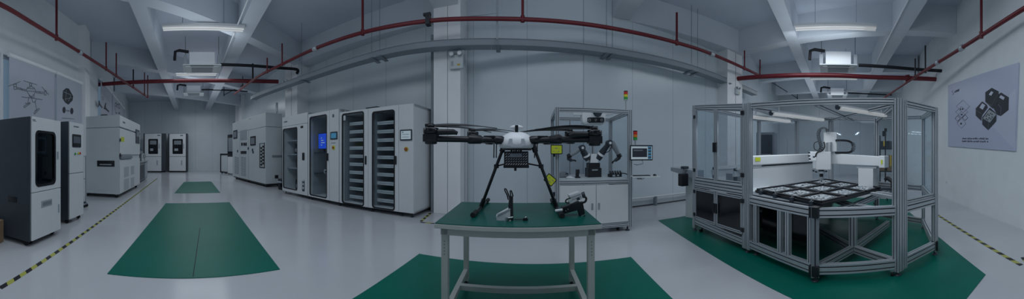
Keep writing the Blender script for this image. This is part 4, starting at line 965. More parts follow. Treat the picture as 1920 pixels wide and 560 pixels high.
mb = MB(); mb.tube([on_bench(964, 412.5) + Vector((0, 0, .006)), on_bench(981, 412.5) + Vector((0, 0, .006))], .003, 'rubber', 8); build('rod', mb, t, world=True)
mb = MB(); c = on_bench(985, 413) + Vector((0, 0, .010)); mb.box(c.x - .017, c.x + .017, c.y - .01, c.y + .01, TZ, TZ + .017, 'black'); mb.tube([c + Vector((.0, 0, .008)), c + Vector((.01, 0, .014))], .006, 'steel', 8); build('rod_base', mb, t, world=True)

q2 = on_bench(1085, 405); r_ = math.hypot(q2.x, q2.y)
t = thing('camera_gimbal', 'camera pod with grey cylinder on a black bracket leaning on the green bench top', 'camera', tuple(q2))
mb = MB(); a_ = bp(1071, 371); b_ = bp(1091, 364); mb.prism([bp(1067.5, 366), bp(1087, 359.5), bp(1092, 372), bp(1073, 380)], (0, .07, 0), 'white'); mb.prism([bp(1066, 375, -.01), bp(1072, 373, -.01), bp(1075, 380, -.01), bp(1068, 382, -.01)], (0, .03, 0), 'offwhite'); build('camera_barrel', mb, t, world=True)
mb = MB(); d = (b_ - a_).normalized(); mb.bar(bp(1069, 370, -.002), bp(1089, 363, -.002), .004, .006, 'grey'); mb.bar(bp(1070.5, 374, -.002), bp(1090.5, 367, -.002), .004, .004, 'grey'); mb.prism([bp(1081, 371, -.003), bp(1086, 369, -.003), bp(1088, 374, -.003), bp(1082, 376, -.003)], (0, .01, 0), 'anthracite'); mb.tube([bp(1091, 366, .03), bp(1097, 364, .03)], .022, 'anthracite', 12); build('barrel_ring', mb, t, world=True)
mb = MB(); mb.prism([bp(1054, 389), bp(1058, 401), bp(1093, 391), bp(1088, 378)], (0, .06, 0), 'black'); mb.prism([bp(1080, 384), bp(1089, 409), bp(1098, 404), bp(1093, 378)], (0, .04, 0), 'black'); build('bracket', mb, t, .004, world=True)
mb = MB(); c0 = [bp(1068, 380, -.03), bp(1061, 379, -.03), bp(1062, 374, -.03), bp(1070, 371, -.03)]; mb.tube(smooth(c0, 4), .005, 'rubber', 8); build('cable', mb, t, world=True)
mb = MB(); c0 = [bp(1088, 380, -.02), bp(1097, 378, -.02), bp(1099, 371, -.02), bp(1094, 368, -.02)]; mb.tube(smooth(c0, 4), .008, 'rubber', 8); build('cable', mb, t, world=True)
mb = MB(); mb.tube([bp(1041, 395, -.04), bp(1055, 393, -.04)], .010, 'white', 10); build('connector_plug', mb, t, world=True)
mb = MB()
for k in range(3): p = bp(1091 + k * 2.5, 404 - k, -.002); mb.tube([p, p - Vector((0, .003, 0))], .005, 'steel', 8)
for k in range(2): p = bp(1061 + k * 4, 395 - k * 3, -.002); mb.tube([p, p - Vector((0, .003, 0))], .004, 'steel', 8)
build('bolt', mb, t, world=True)

# ================================================================ ROBOT CELL
rc, RW = at2('robot_cell', 'aluminium-framed robot cell with white lower doors against the long wall', 'machine', (.625, 3.82), (1.80, 3.72))
F = lambda px, py, y=0: face(rc, px, py, y)
RH = 1.87; RD = 1.12; ZD = .80
for x, y in ((.03, .03), (RW - .03, .03), (.03, RD - .03), (RW - .03, RD - .03)): mb = MB(); mb.prof((x, y, .06), (x, y, RH), .06, .06, nw=2, nh=2, up=(0, 1, 0)); build('frame_post', mb, rc)
for z in (RH - .03, ZD - .03, .11):
    for y in (.03, RD - .03): mb = MB(); mb.prof((.06, y, z), (RW - .06, y, z), .06, .06, nw=2, nh=2 if z < 1 else 2); build('frame_rail', mb, rc)
    for x in (.03, RW - .03): mb = MB(); mb.prof((x, .06, z), (x, RD - .06, z), .06, .06, nw=2, nh=2); build('frame_rail', mb, rc)
mb = MB(); mb.box(.06, RW - .06, .06, RD - .06, ZD - .012, ZD + .006, 'offwhite'); build('deck', mb, rc)
mb = MB(); mb.box(.06, RW - .06, RD - .045, RD - .035, ZD, RH - .06, 'acrylic'); build('rear_window', mb, rc)
for x in (.028, RW - .032): mb = MB(); mb.box(x, x + .004, .06, RD - .06, ZD, RH - .06, 'glass'); build('side_window', mb, rc)
for x in (.35, RW - .4): mb = MB(); mb.prof((x, RD - .1, ZD), (x, RD - .1, RH - .06), .03, .03); build('inner_post', mb, rc)
xm = F(1118, 380)[0]
for a, b, hx in ((.065, xm - .004, 1110.5), (xm + .004, RW - .065, 1123)):
    mb = MB(); mb.box(a, b, -.0, .02, .15, ZD - .075, 'white'); d = build('door', mb, rc, .003)
    hx_ = F(hx, 380)[0]; mb = MB(); mb.box(hx_ - .016, hx_ + .016, -.004, .0, .36, .46, 'steel').box(hx_ - .011, hx_ + .011, -.006, -.003, .368, .452, 'midgrey').box(hx_ - .009, hx_ + .003, -.014, -.006, .375, .445, 'steel'); build('handle', mb, d)
mb = MB(); mb.box(-.004, 0.0, .07, RD - .07, .15, ZD - .07, 'white').box(RW, RW + .004, .07, RD - .07, .15, ZD - .07, 'white'); build('side_panel', mb, rc)
mb = MB()
for z in (.35, .6): mb.box(-.03, 0, .03, .06, z - .03, z + .03, 'black')
mb.box(-.03, 0, .02, .05, 1.15, 1.19, 'black'); build('hinge', mb, rc)
feet(rc, (.06, RW - .06), (.05, RD - .06), .07, .035); castors(rc, (.22, RW - .2), (.1, RD - .1), .07)
# robot
rb = thing('robot', 'two-armed robot with black pedestal and white joints inside the robot cell', 'robot', tuple(PM[rc.name] @ Vector((F(1112, 330, .5)[0], .5, ZD + .006))))
rr = math.hypot(rb.location.x, rb.location.y)
def rp(px, py, dr_=0): return Q(px, py, rr + dr_)
c = Vector(rb.location)
mb = MB(); mb.box(c.x - .115, c.x + .115, c.y - .1, c.y + .1, c.z, c.z + .15, 'black'); mb.box(c.x - .095, c.x + .095, c.y - .085, c.y + .085, c.z + .15, c.z + .235, 'black'); mb.box(c.x - .05, c.x + .05, c.y - .103, c.y - .1, c.z + .11, c.z + .13, 'grey'); build('pedestal', mb, rb, .005, world=True)
mb = MB(); mb.prism([rp(1105, 305) + Vector((0, -.06, 0)), rp(1120, 305) + Vector((0, -.06, 0)), rp(1119, 288) + Vector((0, -.04, 0)), rp(1107, 288) + Vector((0, -.04, 0))], (0, .12, 0), 'white_plastic'); build('torso', mb, rb, .008, world=True)
def limb(name, p, rs, m, parent=None): mb = MB(); mb.tube(p, rs, m, 14); return build(name, mb, parent or rb, world=True)
for sgn, J in ((-1, [(1104, 299), (1098, 292), (1091, 277), (1086, 279), (1069, 291)]), (1, [(1120, 298), (1126, 290), (1142, 268), (1147, 266), (1160, 290)])):
    sh, s2, el, e2, wr = [rp(x, y, -.06 if i > 1 else 0) for i, (x, y) in enumerate(J)]
    up_ = limb('upper_arm', [sh, sh.lerp(s2, .5), s2, s2.lerp(el, .6), el], [.055, .06, .062, .046, .04], 'anthracite')
    mb = MB(); mb.tube([s2 - Vector((.012 * sgn, .03, .0)), s2 + (el - s2) * .12 - Vector((.012 * sgn, .03, 0))], [.066, .058], 'white_plastic', 14); build('shoulder_cover', mb, up_, world=True)
    mb = MB(); mb.tube([el + Vector((0, .05, 0)), el - Vector((0, .055, 0))], .050, 'anthracite', 16); ej = build('elbow', mb, up_, world=True)
    mb = MB(); mb.tube([el - Vector((0, .055, 0)), el - Vector((0, .062, 0))], .022, 'white_plastic', 16); build('elbow_cap', mb, ej, world=True)
    fo = limb('forearm', [e2, e2.lerp(wr, .3), e2.lerp(wr, .8), wr], [.040, .046, .036, .032], 'midgrey' if sgn > 0 else 'grey')
    dn = (wr - e2).normalized()
    mb = MB(); mb.tube([wr - dn * .01, wr + dn * .05], .042, 'black', 14); wj = build('wrist', mb, fo, world=True)
    hd = [(1066, 297), (1072, 301), (1080, 301)] if sgn < 0 else [(1160, 296), (1153, 301), (1148, 305)]
    hp_ = [rp(x, y, -.06) for x, y in hd]
    mb = MB(); mb.tube([wr + dn * .03, hp_[0], hp_[1]], [.03, .034, .026], 'anthracite', 12); hnd = build('hand', mb, fo, world=True)
    for k in range(3):
        mb = MB(); o_ = Vector((0, (k - 1) * .025, 0)); e = hp_[2] + o_ + Vector((0, 0, -.012 * (k % 2))); mb.tube([hp_[1] + o_ * .7, hp_[1].lerp(e, .5) + Vector((0, 0, .012)), e], [.011, .010, .007], 'black', 8); build('finger', mb, hnd, world=True)
    mb = MB(); c0 = [s2 + Vector((sgn * .03, -.05, .02)), s2.lerp(el, .5) + Vector((sgn * .06, -.06, -.03)), el + Vector((sgn * .03, -.06, -.03))]; mb.tube(smooth(c0, 4), .006, 'rubber', 8); build('cable', mb, up_, world=True)
# head unit
hr = 4.22
hd = thing('vision_camera', 'white robot head with a dark three-lens visor hung from the top of the robot cell', 'camera', tuple(Q(1113, 220, hr)))
def hp(px, py, dr_=0): return Q(px, py, hr + dr_)
mb = MB(); out = [(1092, 209), (1096, 206), (1110, 205), (1128, 206), (1133, 209), (1136, 216), (1135, 229), (1131, 233), (1097, 233), (1093, 230), (1092, 222)]
mb.prism([hp(x, y) for x, y in out], (0, .14, 0), 'white_plastic'); h_ = build('head_shell', mb, hd, .012, world=True)
mb = MB(); mb.prism([hp(x, y, -.001) for x, y in ((1108, 204), (1132, 204), (1126, 217), (1121, 219.5), (1115, 217.5))], (0, -.012, 0), 'anthracite'); build('brow_plate', mb, h_, world=True)
mb = MB(); mb.prism([hp(x, y, -.001) for x, y in ((1101, 221), (1105, 220), (1130, 220), (1132.5, 222), (1132.5, 227), (1130, 229.5), (1105, 230), (1101, 228))], (0, -.02, 0), 'black'); v_ = build('visor', mb, h_, .003, world=True)
for px in (1105, 1117, 1128):
    mb = MB(); p = hp(px, 225, -.022); mb.tube([p, p - Vector((0, .012, 0))], .022 if px != 1117 else .018, 'grey', 14); mb.tube([p - Vector((0, .011, 0)), p - Vector((0, .014, 0))], .013, 'gloss_black', 12); build('lens', mb, v_, world=True)
for xa_, xb_ in ((1075, 1094), (1134, 1149)):
    mb = MB(); a_, b_ = hp(xa_, 213.5, .05), hp(xb_, 213.5 if xa_ < 1100 else 212, .05); mb.bar(a_, b_, .05, .045, 'white'); build('mounting_bar', mb, hd, .004, world=True)
mb = MB(); a_ = hp(1110, 206, .07); mb.bar(a_, (a_.x, a_.y, RH - .03), .06, .06, 'black', (0, 1, 0)); mb.bar((a_.x, 3.85, RH - .015), (a_.x, 4.7, RH - .015), .03, .03, 'alu'); build('hanger_arm', mb, hd, world=True)
# tools on the deck
def deck(px, y): x, _ = F(px, 330, y); return PM[rc.name] @ Vector((x, y, ZD + .006))
t = thing('tool_holder', 'small black tool holder left of the robot pedestal', 'tool', tuple(deck(1083, .35)))
mb = MB(); mb.box(-.04, .04, -.03, .05, 0, .02, 'black').box(-.03, .02, -.02, .03, .02, .07, 'black').box(-.028, .028, -.025, .03, .07, .135, 'black'); build('holder_body', mb, t, .004)
t = thing('white_glove', 'crumpled white cloth lying on the robot cell deck', 'cloth', tuple(deck(1068, .25)))
mb = MB(); mb.lathe([(.002, 0), (.05, .002), (.055, .015), (.035, .032), (.012, .04), (.002, .041)], (0, 0, 0), 'white', 10, 1.2, .7); mb.lathe([(.002, 0), (.03, .002), (.03, .012), (.01, .02)], (.055, -.02, 0), 'white', 8); build('cloth_folds', mb, t)
t = thing('parts_tray', 'dark parts tray at the left end of the robot cell deck', 'tray', tuple(deck(1055, .5)))
mb = MB(); mb.box(-.07, .08, -.08, .1, 0, .012, 'black').box(-.07, -.062, -.08, .1, 0, .07, 'black').box(.072, .08, -.08, .1, 0, .07, 'black').box(-.07, .08, .09, .1, 0, .09, 'grey').box(-.07, .08, -.08, -.072, 0, .05, 'midgrey'); build('tray_body', mb, t, .003)
t = thing('gripper_module', 'black ribbed gripper module lying right of the robot pedestal', 'tool', tuple(deck(1151, .4)))
mb = MB(); mb.box(-.09, .12, -.06, .06, 0, .05, 'black')
for k in range(5): mb.tube([(-.08 + k * .045, -.06, .06), (-.05 + k * .045, .04, .085)], .018, 'black', 8)
mb.box(-.05, .0, -.065, -.06, .01, .04, 'grey').box(.03, .07, -.065, -.06, .015, .04, 'grey'); mb.tube([(.12, 0, .06), (.2, -.01, .05), (.28, 0, .02)], .008, 'rubber', 8); build('module_body', mb, t, .004)
# monitor, keyboard
mp = PM[rc.name] @ Vector((RW + .02, -.02, 0))
t = thing('monitor', 'flat monitor on an arm at the right post of the robot cell', 'monitor', tuple(Q(1203, 286, 3.98)))
t.rotation_euler[2] = -.30; PM[t.name] = Matrix.Translation(t.location) @ Matrix.Rotation(-.30, 4, 'Z')
mw = 42 / FP * 3.98 / cos(.17) / 2; mh = 29 / FP * 3.98 / 2
mb = MB(); rplate(mb, -mw, mw, -mh, mh, 0, .035, .008, 'black'); build('monitor_case', mb, t, .002)
mb = MB(); mb.box(-mw + .012, mw - .012, -.002, 0, -mh + .018, mh - .012, 'screen_light'); s_ = build('screen', mb, t)
mb = MB(); mb.box(-mw + .03, mw - .085, -.003, -.002, -mh + .05, mh - .05, 'ink').box(-mw + .05, mw * .1, -.004, -.003, mh - .09, mh - .07, 'ink_soft').box(mw - .075, mw - .02, -.003, -.002, -mh + .02, mh - .02, 'screen_teal'); mb.box(-mw + .012, mw - .012, -.003, -.002, mh - .024, mh - .012, 'ink_soft')
for k in range(4): mb.box(mw - .07, mw - .025, -.004, -.003, -mh + .035 + k * .045, -mh + .06 + k * .045, 'screen')
build('screen_window', mb, s_)
mb = MB(); pw_ = PM[t.name].inverted() @ (PM[rc.name] @ Vector((RW - .0, .03, 0))); mb.bar((-.02, .035, 0), (pw_.x, pw_.y, 0), .03, .05, 'black'); mb.tube([(.02, .04, -mh), (.03, .05, -mh - .05), (-.06, .06, -mh - .07), (-.1, .1, -mh - .06)], .004, 'rubber', 6); build('monitor_arm', mb, t)
t = thing('keyboard_tray', 'small white keyboard shelf fixed to the right post of the robot cell', 'shelf', tuple(Q(1209, 330, 3.98)))
t.rotation_euler[2] = -.30; PM[t.name] = Matrix.Translation(t.location) @ Matrix.Rotation(-.30, 4, 'Z')
mb = MB(); mb.box(-.2, .215, -.1, .1, -.01, .0, 'white').box(-.2, .215, -.104, -.1, -.014, .01, 'white'); build('shelf_board', mb, t, .003)
mb = MB(); mb.tube([(.02, .03, -.01), (-.02, .06, -.05), (-.1, .1, -.05)], .008, 'steel', 8); pw_ = PM[t.name].inverted() @ (PM[rc.name] @ Vector((RW - .0, .03, 0))); mb.bar((-.05, .05, -.025), (pw_.x, pw_.y, -.025), .04, .03, 'grey'); build('shelf_bracket', mb, t)
kt = thing('keyboard', 'flat dark keyboard on the small white shelf', 'keyboard', tuple(PM[t.name] @ Vector((-.18, -.07, 0))), -.30)
mb = MB(); mb.box(0, .26, 0, .11, 0, .014, 'black'); k_ = build('keyboard_case', mb, kt, .003)
mb = MB()
for i in range(12):
    for j in range(4): mb.box(.008 + i * .0205, .025 + i * .0205, .01 + j * .024, .03 + j * .024, .014, .019, 'anthracite')
o_ = build('keys', mb, kt); o_['kind'] = 'stuff'
ms = thing('mouse', 'black mouse at the right end of the small white shelf', 'mouse', tuple(PM[t.name] @ Vector((.15, -.01, 0))), -.30)
mb = MB(); mb.lathe([(.025, 0), (.03, .008), (.026, .022), (.012, .032), (.002, .034)], (0, 0, 0), 'black', 14, .9, 1.5); build('mouse_shell', mb, ms)
mb = MB(); mb.tube([(0, -.03, .03), (0, -.015, .034)], .004, 'grey', 6); build('wheel', mb, ms)
# signal towers
def tower(p, z0, z1, zr, label, rod=True):
    t = thing('signal_tower', label, 'signal light', (p.x, p.y, z0)); h = z1 - zr; n = 3
    mb = MB(); mb.tube([(0, 0, 0), (0, 0, zr - z0)], .012, 'steel', 8); mb.tube([(0, 0, zr - z0 - .012), (0, 0, zr - z0)], .03, 'steel' if not rod else 'white', 12); build('stem', mb, t)
    for i, m in enumerate(('green_signal', 'yellow' if rod else 'orange_signal', 'red_signal')):
        mb = MB(); mb.tube([(0, 0, zr - z0 + h * i / 3), (0, 0, zr - z0 + h * (i + .92) / 3)], .033, m, 14); build('signal_lens', mb, t)
        mb = MB(); mb.tube([(0, 0, zr - z0 + h * (i + .92) / 3), (0, 0, zr - z0 + h * (i + 1) / 3)], .034, 'black', 14); build('lens_ring', mb, t)
    mb = MB(); mb.tube([(0, 0, z1 - z0), (0, 0, z1 - z0 + .012)], .033, 'black', 14); build('cap', mb, t)
tower(PM[rc.name] @ Vector((RW + .06, .02, 0)), 1.30, H(4.15, 246), H(4.15, 262), 'short red-yellow-green signal tower on the front right post of the robot cell', False)
tp__ = PM[rc.name] @ Vector((RW - .14, RD - .14, 0)); rt = math.hypot(tp__.x, tp__.y); tp2 = PM[rc.name] @ Vector((RW - .03, .21, 0)); rt = math.hypot(tp2.x, tp2.y)
tower(tp2, RH, H(rt, 172), H(rt, 187), 'signal tower with white base on a thin rod above the robot cell')
# yellow notices
def notice(cxp, cyp, r, w_, h_, rot, label, lines, yaw=0):
    p = Q(cxp, cyp, r); t = thing('notice_card', label, 'sign', tuple(p), yaw); t.rotation_euler = (0, rot, yaw)
    PM[t.name] = Matrix.Translation(p) @ t.rotation_euler.to_matrix().to_4x4()
    mb = MB(); rplate(mb, -w_ / 2, w_ / 2, -h_ / 2, h_ / 2, 0, .006, .012, 'black'); build('card_frame', mb, t)
    mb = MB(); rplate(mb, -w_ / 2 + .012, w_ / 2 - .012, -h_ / 2 + .012, h_ / 2 - .012, -.003, 0, .006, 'lime'); c_ = build('card', mb, t)
    mb = MB()
    for (a, b, z) in lines:
        x = a
        while x < b - .006: mb.box(x, x + .013, -.0045, -.003, z, z + .003 + .011 * ((int(x * 1000) // 7) % 2), 'ink_soft'); x += .018
    build('print', mb, c_)
notice(1043.5, 280, 3.80, .170, .135, 0, 'square yellow notice hung on the left front post of the robot cell', [(-.055, .055, .012), (-.045, -.01, -.035), (.005, .04, -.035)], -.1)
notice(1031.5, 337, 3.86, .155, .130, math.radians(40), 'tilted yellow notice on the left side of the robot cell', [(-.05, .05, .012), (-.04, .03, -.03)], -.1)

# ================================================================ BIG GLAZED MACHINE (right)
Pa, Pb, Pc, Pd, Pe = Vector((2.62, 3.20, 0)), Vector((2.50, 2.05, 0)), Vector((2.265, 1.05, 0)), Vector((2.60, .325, 0)), Vector((3.15, -.045, 0))
Pf, Pg, Pi, Ph1, Ph = Vector((4.25, .12, 0)), Vector((4.72, .97, 0)), Vector((4.72, 1.86, 0)), Vector((4.72, 2.6, 0)), Vector((4.55, 3.42, 0))
ZT = {'a': 1.94, 'b': 1.80, 'd': 1.735, 'e': 1.74, 'f': 1.80, 'g': 1.84, 'i': 1.88, 'h1': 1.9, 'h': 1.94}
gm_ = thing('glazed_machine', 'big polygonal aluminium-framed machine with clear panels on the right green mat', 'machine', tuple(Pc))
def gb(name, mb, parent=None, bevel=0): return build(name, mb, parent or gm_, bevel, world=True)
def V(p, z): return Vector((p.x, p.y, z))
def post(p, z0, z1, w_=.07, upv=(0, 1, 0), n=2, name='frame_post', m='alu'):
    mb = MB(); mb.prof(V(p, z0), V(p, z1), w_, w_, m, n, n, upv); return gb(name, mb)
def rail(a, za, b, zb, w_=.05, h_=.09, n=2, name='frame_rail', trim=.035):
    A, B = V(a, za), V(b, zb); d = (B - A).normalized(); mb = MB(); mb.prof(A + d * trim, B - d * trim, w_, h_, 'alu', 1, n); return gb(name, mb)
def dirup(a, b): d = (b - a).normalized(); return (d.x, d.y, 0)
post(Pa, .05, ZT['a'], .06, dirup(Pa, Pb)); post(Pb + Vector((.0, .035, 0)), .05, ZT['b'], .06, dirup(Pa, Pb)); post(Pb - Vector((.015, .04, 0)), .05, ZT['b'], .06, dirup(Pb, Pc))
post(Pc, .05, .70, .075, dirup(Pc, Pd), 1, m='midgrey')
post(Pd, .05, ZT['d'], .08, dirup(Pd, Pe), 2); post(Pd + (Pe - Pd).normalized() * .085, .05, ZT['d'], .06, dirup(Pd, Pe), 2)
post(Pe, .05, ZT['e'], .06, dirup(Pd, Pe), 2)
for p, k in ((Pf, 'f'), (Pg, 'g'), (Pi, 'i'), (Ph1, 'h1'), (Ph, 'h')): post(p, .05, ZT[k], .08 if k in 'gi' else .06, (1, 0, 0))
ring = [(Pa, 'a'), (Pb, 'b'), (Pd, 'd'), (Pe, 'e'), (Pf, 'f'), (Pg, 'g'), (Pi, 'i'), (Ph1, 'h1'), (Ph, 'h')]
for i in range(len(ring)):
    (p, k), (q, l) = ring[i], ring[(i + 1) % len(ring)]; rail(p, ZT[k] - .03, q, ZT[l] - .03, .06, .06, 2)
rail(Pb, ZT['b'] - .03, Ph1, ZT['h1'] - .03, .06, .06); rail(Pb, ZT['b'] - .05, Pi, ZT['i'] - .05, .04, .04, 1); rail(Pd, ZT['d'] - .05, Pi, ZT['i'] - .05, .04, .04, 1); rail(Pd, ZT['d'] - .05, Pg, ZT['g'] - .05, .05, .05, 1)
rail((Pb + Pd) / 2, 1.72, (Pg + Pi) / 2, 1.8, .04, .04, 1)
# middle ring (table level) and bottom ring
low = [Pa, Pb, Pc, Pd, Pe, Pf, Pg, Pi, Ph1, Ph]
for i in range(len(low)):
    p, q = low[i], low[(i + 1) % len(low)]
    zt_ = .745 if i == 0 else .645
    rail(p, zt_, q, zt_, .05, .12 if i == 0 else .09, 3 if i == 0 else 2); rail(p, .16 if i == 0 else .12, q, .12, .05, .09, 2)
mb = MB(); mb.box(Pc.x - .048, Pc.x + .048, Pc.y - .048, Pc.y + .048, .60, .705, 'black').box(Pc.x - .048, Pc.x + .048, Pc.y - .048, Pc.y + .048, .06, .16, 'black'); gb('corner_joint', mb, None, .006)
mb = MB(); q = Pb - Vector((.0, .13, 0)); mb.box(q.x - .045, q.x + .03, q.y - .035, q.y + .035, .06, .17, 'black'); mb.box(Pe.x - .04, Pe.x + .04, Pe.y - .04, Pe.y + .04, .06, .17, 'black'); gb('corner_joint', mb, None, .006)
# posts under the table
hub = Vector((2.90, .87, 0))
post(Pb.lerp(Pc, .16), .16, .60, .05, dirup(Pb, Pc), 1); post(Pb.lerp(Pc, .55), .16, .60, .05, dirup(Pb, Pc), 1); post(Pb.lerp(Pc, .66), .16, .60, .05, dirup(Pb, Pc), 1)
post(Pc.lerp(Pb, .06), .16, .60, .04, dirup(Pb, Pc), 1)
post(hub, .08, .62, .08, (1, 0, 0), 2)
post(Vector((3.5, 1.6, 0)), .08, .62, .06, (1, 0, 0), 2)
for q in (Pc, Pd, Vector((3.5, 1.6, 0)), Vector((4.1, .65, 0))): rail(hub, .12, q, .12, .05, .08, 2); rail(hub, .60, q, .62, .05, .06, 2)
for p in (Pa, Pb, Pb - Vector((.0, .13, 0)), Pc, Pd, Pe, Pg, Ph, Pf, Pi):
    mb = MB(); mb.lathe([(.034, 0), (.034, .012), (.02, .02), (.012, .024), (.012, .06)], V(p, 0), 'anthracite', 12); gb('levelling_foot', mb)
for p in (Pd + Vector((-.02, .05, 0)), Pa + Vector((.02, -.12, 0))):
    mb = MB(); mb.tube([V(p, .03) - Vector((0, .015, 0)), V(p, .03) + Vector((0, .015, 0))], .028, 'rubber', 12); mb.box(p.x - .02, p.x + .02, p.y - .02, p.y + .02, .05, .075, 'steel'); gb('castor', mb)
# doors between a and b: two glass doors above, two dark ones below
def gdoor(u0, u1, z0a, z1a, z0b, z1b, pane, name, hinge, hz):
    p, q = Pa.lerp(Pb, u0), Pa.lerp(Pb, u1); nrm = Vector((-(Pb - Pa).normalized().y, (Pb - Pa).normalized().x, 0)) * -1
    if nrm.x > 0: nrm = -nrm
    o = nrm * .032
    mb = MB(); w_ = .035
    A0, A1, B0, B1 = V(p, z0a) + o, V(p, z1a) + o, V(q, z0b) + o, V(q, z1b) + o
    e = (q - p).normalized() * w_ / 2; uz = Vector((0, 0, w_ / 2))
    mb.prof(A0 + e, A1 + e, w_, .02, up=nrm).prof(B0 - e, B1 - e, w_, .02, up=nrm).prof(A0 + uz, B0 + uz, .02, w_).prof(A1 - uz, B1 - uz, .02, w_)
    d = gb(name, mb)
    mb = MB(); mb.prism([A0 + e + uz, B0 - e + uz, B1 - e - uz, A1 + e - uz], nrm * -.004, pane); gb('door_pane', mb, d)
    hp_ = (q if hinge < 0 else p); hs = V(hp_, hz) + nrm * .055 + (-e if hinge < 0 else e)
    mb = MB(); mb.bar(hs - Vector((0, 0, .065)), hs + Vector((0, 0, .065)), .03, .02, 'black', nrm); gb('handle', mb, d)
    hq = (p if hinge < 0 else q)
    for f in (.12, .88):
        hh = V(hq, z0a * (1 - f) + z1a * f) + nrm * .045; mb = MB(); mb.bar(hh - Vector((0, 0, .025)), hh + Vector((0, 0, .025)), .05, .012, 'black', nrm); gb('hinge', mb, d)
gdoor(.045, .49, .815, 1.88, .815, 1.81, 'glass', 'glass_door', -1, 1.28); gdoor(.50, .955, .815, 1.81, .815, 1.74, 'glass', 'glass_door', 1, 1.28)
gdoor(.045, .49, .215, .675, .215, .675, 'gloss_black', 'lower_door', -1, .45); gdoor(.50, .955, .215, .675, .215, .675, 'gloss_black', 'lower_door', 1, .45)
# fixed panels
def pane(a, b, z0, za, zb, m='glass', name='window_pane'):
    d = (b - a).normalized(); A, B = a + d * .04, b - d * .04; n_ = Vector((-d.y, d.x, 0)) * .005
    mb = MB(); mb.prism([V(A, z0), V(B, z0), V(B, zb - .07), V(A, za - .07)], n_, m); return gb(name, mb)
pane(Pd + (Pe - Pd).normalized() * .1, Pe, .72, ZT['d'], ZT['e']); rail(Pd + (Pe - Pd).normalized() * .085, .715, Pe, .715, .03, .03, 1, 'window_frame')
pane(Pe, Pf, .7, ZT['e'], ZT['f']); pane(Pf, Pg, .7, ZT['f'], ZT['g']); pane(Pg, Pi, .7, ZT['g'], ZT['i'], 'acrylic'); pane(Pi, Ph1, .7, ZT['i'], ZT['h1'], 'acrylic'); pane(Ph1, Ph, .7, ZT['h1'], ZT['h'], 'acrylic')
pane(Ph, Pa, .8, 1.94, 1.94, 'acrylic')
mb = MB(); a_, b_ = Pb.lerp(Pc, .22), Pc; dn_ = Vector((.25, .0, 0)); mb.prism([V(Pb + Vector((.3, 0, 0)), .16), V(Pb.lerp(Pc, .92) + Vector((.35, .05, 0)), .16), V(Pb.lerp(Pc, .92) + Vector((.35, .05, 0)), .6), V(Pb + Vector((.3, 0, 0)), .6)], (.01, 0, 0), 'gloss_black'); gb('inner_panel', mb)
mb = MB(); mb.box(2.95, 4.4, 1.72, 2.9, .17, .58, 'black'); ec = gb('electrical_cabinet', mb, None, .01)
mb = MB()
for k in range(5): mb.tube([Vector((2.9, 1.75 + k * .2, .42)), Vector((2.95, 1.75 + k * .2, .42))], .02, 'grey', 8)
gb('connector', mb, ec)
# base plates of the deck
mb = MB(); mb.prism([V(p, .69) for p in (Pb + Vector((.05, -.05, 0)), Pc + Vector((.08, .04, 0)), Vector((2.75, .9, 0)), Vector((3.55, .8, 0)), Pg, Pi, Ph1, Ph, Pa + Vector((.05, .0, 0)))], (0, 0, .008), 'midgrey'); gb('base_plate', mb)
# deck of product trays
K = [Vector((2.71, 2.10, 0)), Vector((2.30, 1.00, 0)), Vector((3.53, .655, 0)), Vector((4.42, 1.84, 0))]   # left, front, right, back
def kq(u, v): return K[1].lerp(K[2], u).lerp(K[0].lerp(K[3], u), v)
mb = MB(); mb.prism([V(p, .70) for p in (kq(0, 0), kq(1, 0), kq(1, 1), kq(0, 1))], (0, 0, .028), 'black'); td = gb('tray_deck', mb, None, .004)
random.seed(7)
for i in range(3):
    for j in range(3):
        u0, u1, v0, v1 = i / 3 + .015, (i + 1) / 3 - .015, j / 3 + .015, (j + 1) / 3 - .015
        base = kq((u0 + u1) / 2, (v0 + v1) / 2)
        rowl = ('front', 'middle', 'back')[j]; coll = ('left', 'centre', 'right')[i]
        t = thing('product_tray', 'square black tray of circuit parts, %s row at the %s of the machine deck' % (rowl, coll), 'tray', (base.x, base.y, .728), 0, 'product trays on the machine deck')
        def kk(a, b): return kq(u0 + (u1 - u0) * a, v0 + (v1 - v0) * b)
        mb = MB(); mb.prism([V(kk(a, b), .728) for a, b in ((0, 0), (1, 0), (1, 1), (0, 1))], (0, 0, .006), 'black')
        for (a, b, c_, d_) in ((0, 0, 1, 0), (1, 0, 1, 1), (1, 1, 0, 1), (0, 1, 0, 0)): mb.bar(V(kk(a, b), .738), V(kk(c_, d_), .738), .022, .02, 'black')
        build('tray_frame', mb, t, world=True)
        mb = MB(); mb.prism([V(kk(a, b), .734) for a, b in ((.16, .16), (.84, .16), (.84, .84), (.16, .84))], (0, 0, .004), 'chip'); pn = build('circuit_panel', mb, t, world=True)
        mb = MB()
        for q in range(7):
            for w2 in range(7):
                if random.random() < .62:
                    a, b = .18 + q * .093, .18 + w2 * .093; s1 = .03 + random.random() * .04; s2 = .03 + random.random() * .04
                    mb.prism([V(kk(a, b), .738), V(kk(a + s1, b), .738), V(kk(a + s1, b + s2), .738), V(kk(a, b + s2), .738)], (0, 0, .003), random.choice(('midgrey', 'black', 'black', 'offwhite')))
        o_ = build('circuit_parts', mb, pn, world=True); o_['kind'] = 'stuff'
for q in range(4):   # little clamps along the front of the deck
    p = kq(0, .1 + q * .25); mb = MB(); mb.box(p.x - .05, p.x - .01, p.y - .02, p.y + .02, .69, .74, 'anthracite'); mb.tube([(p.x - .03, p.y, .74), (p.x - .03, p.y, .765)], .007, 'steel', 8); gb('clamp', mb, td)
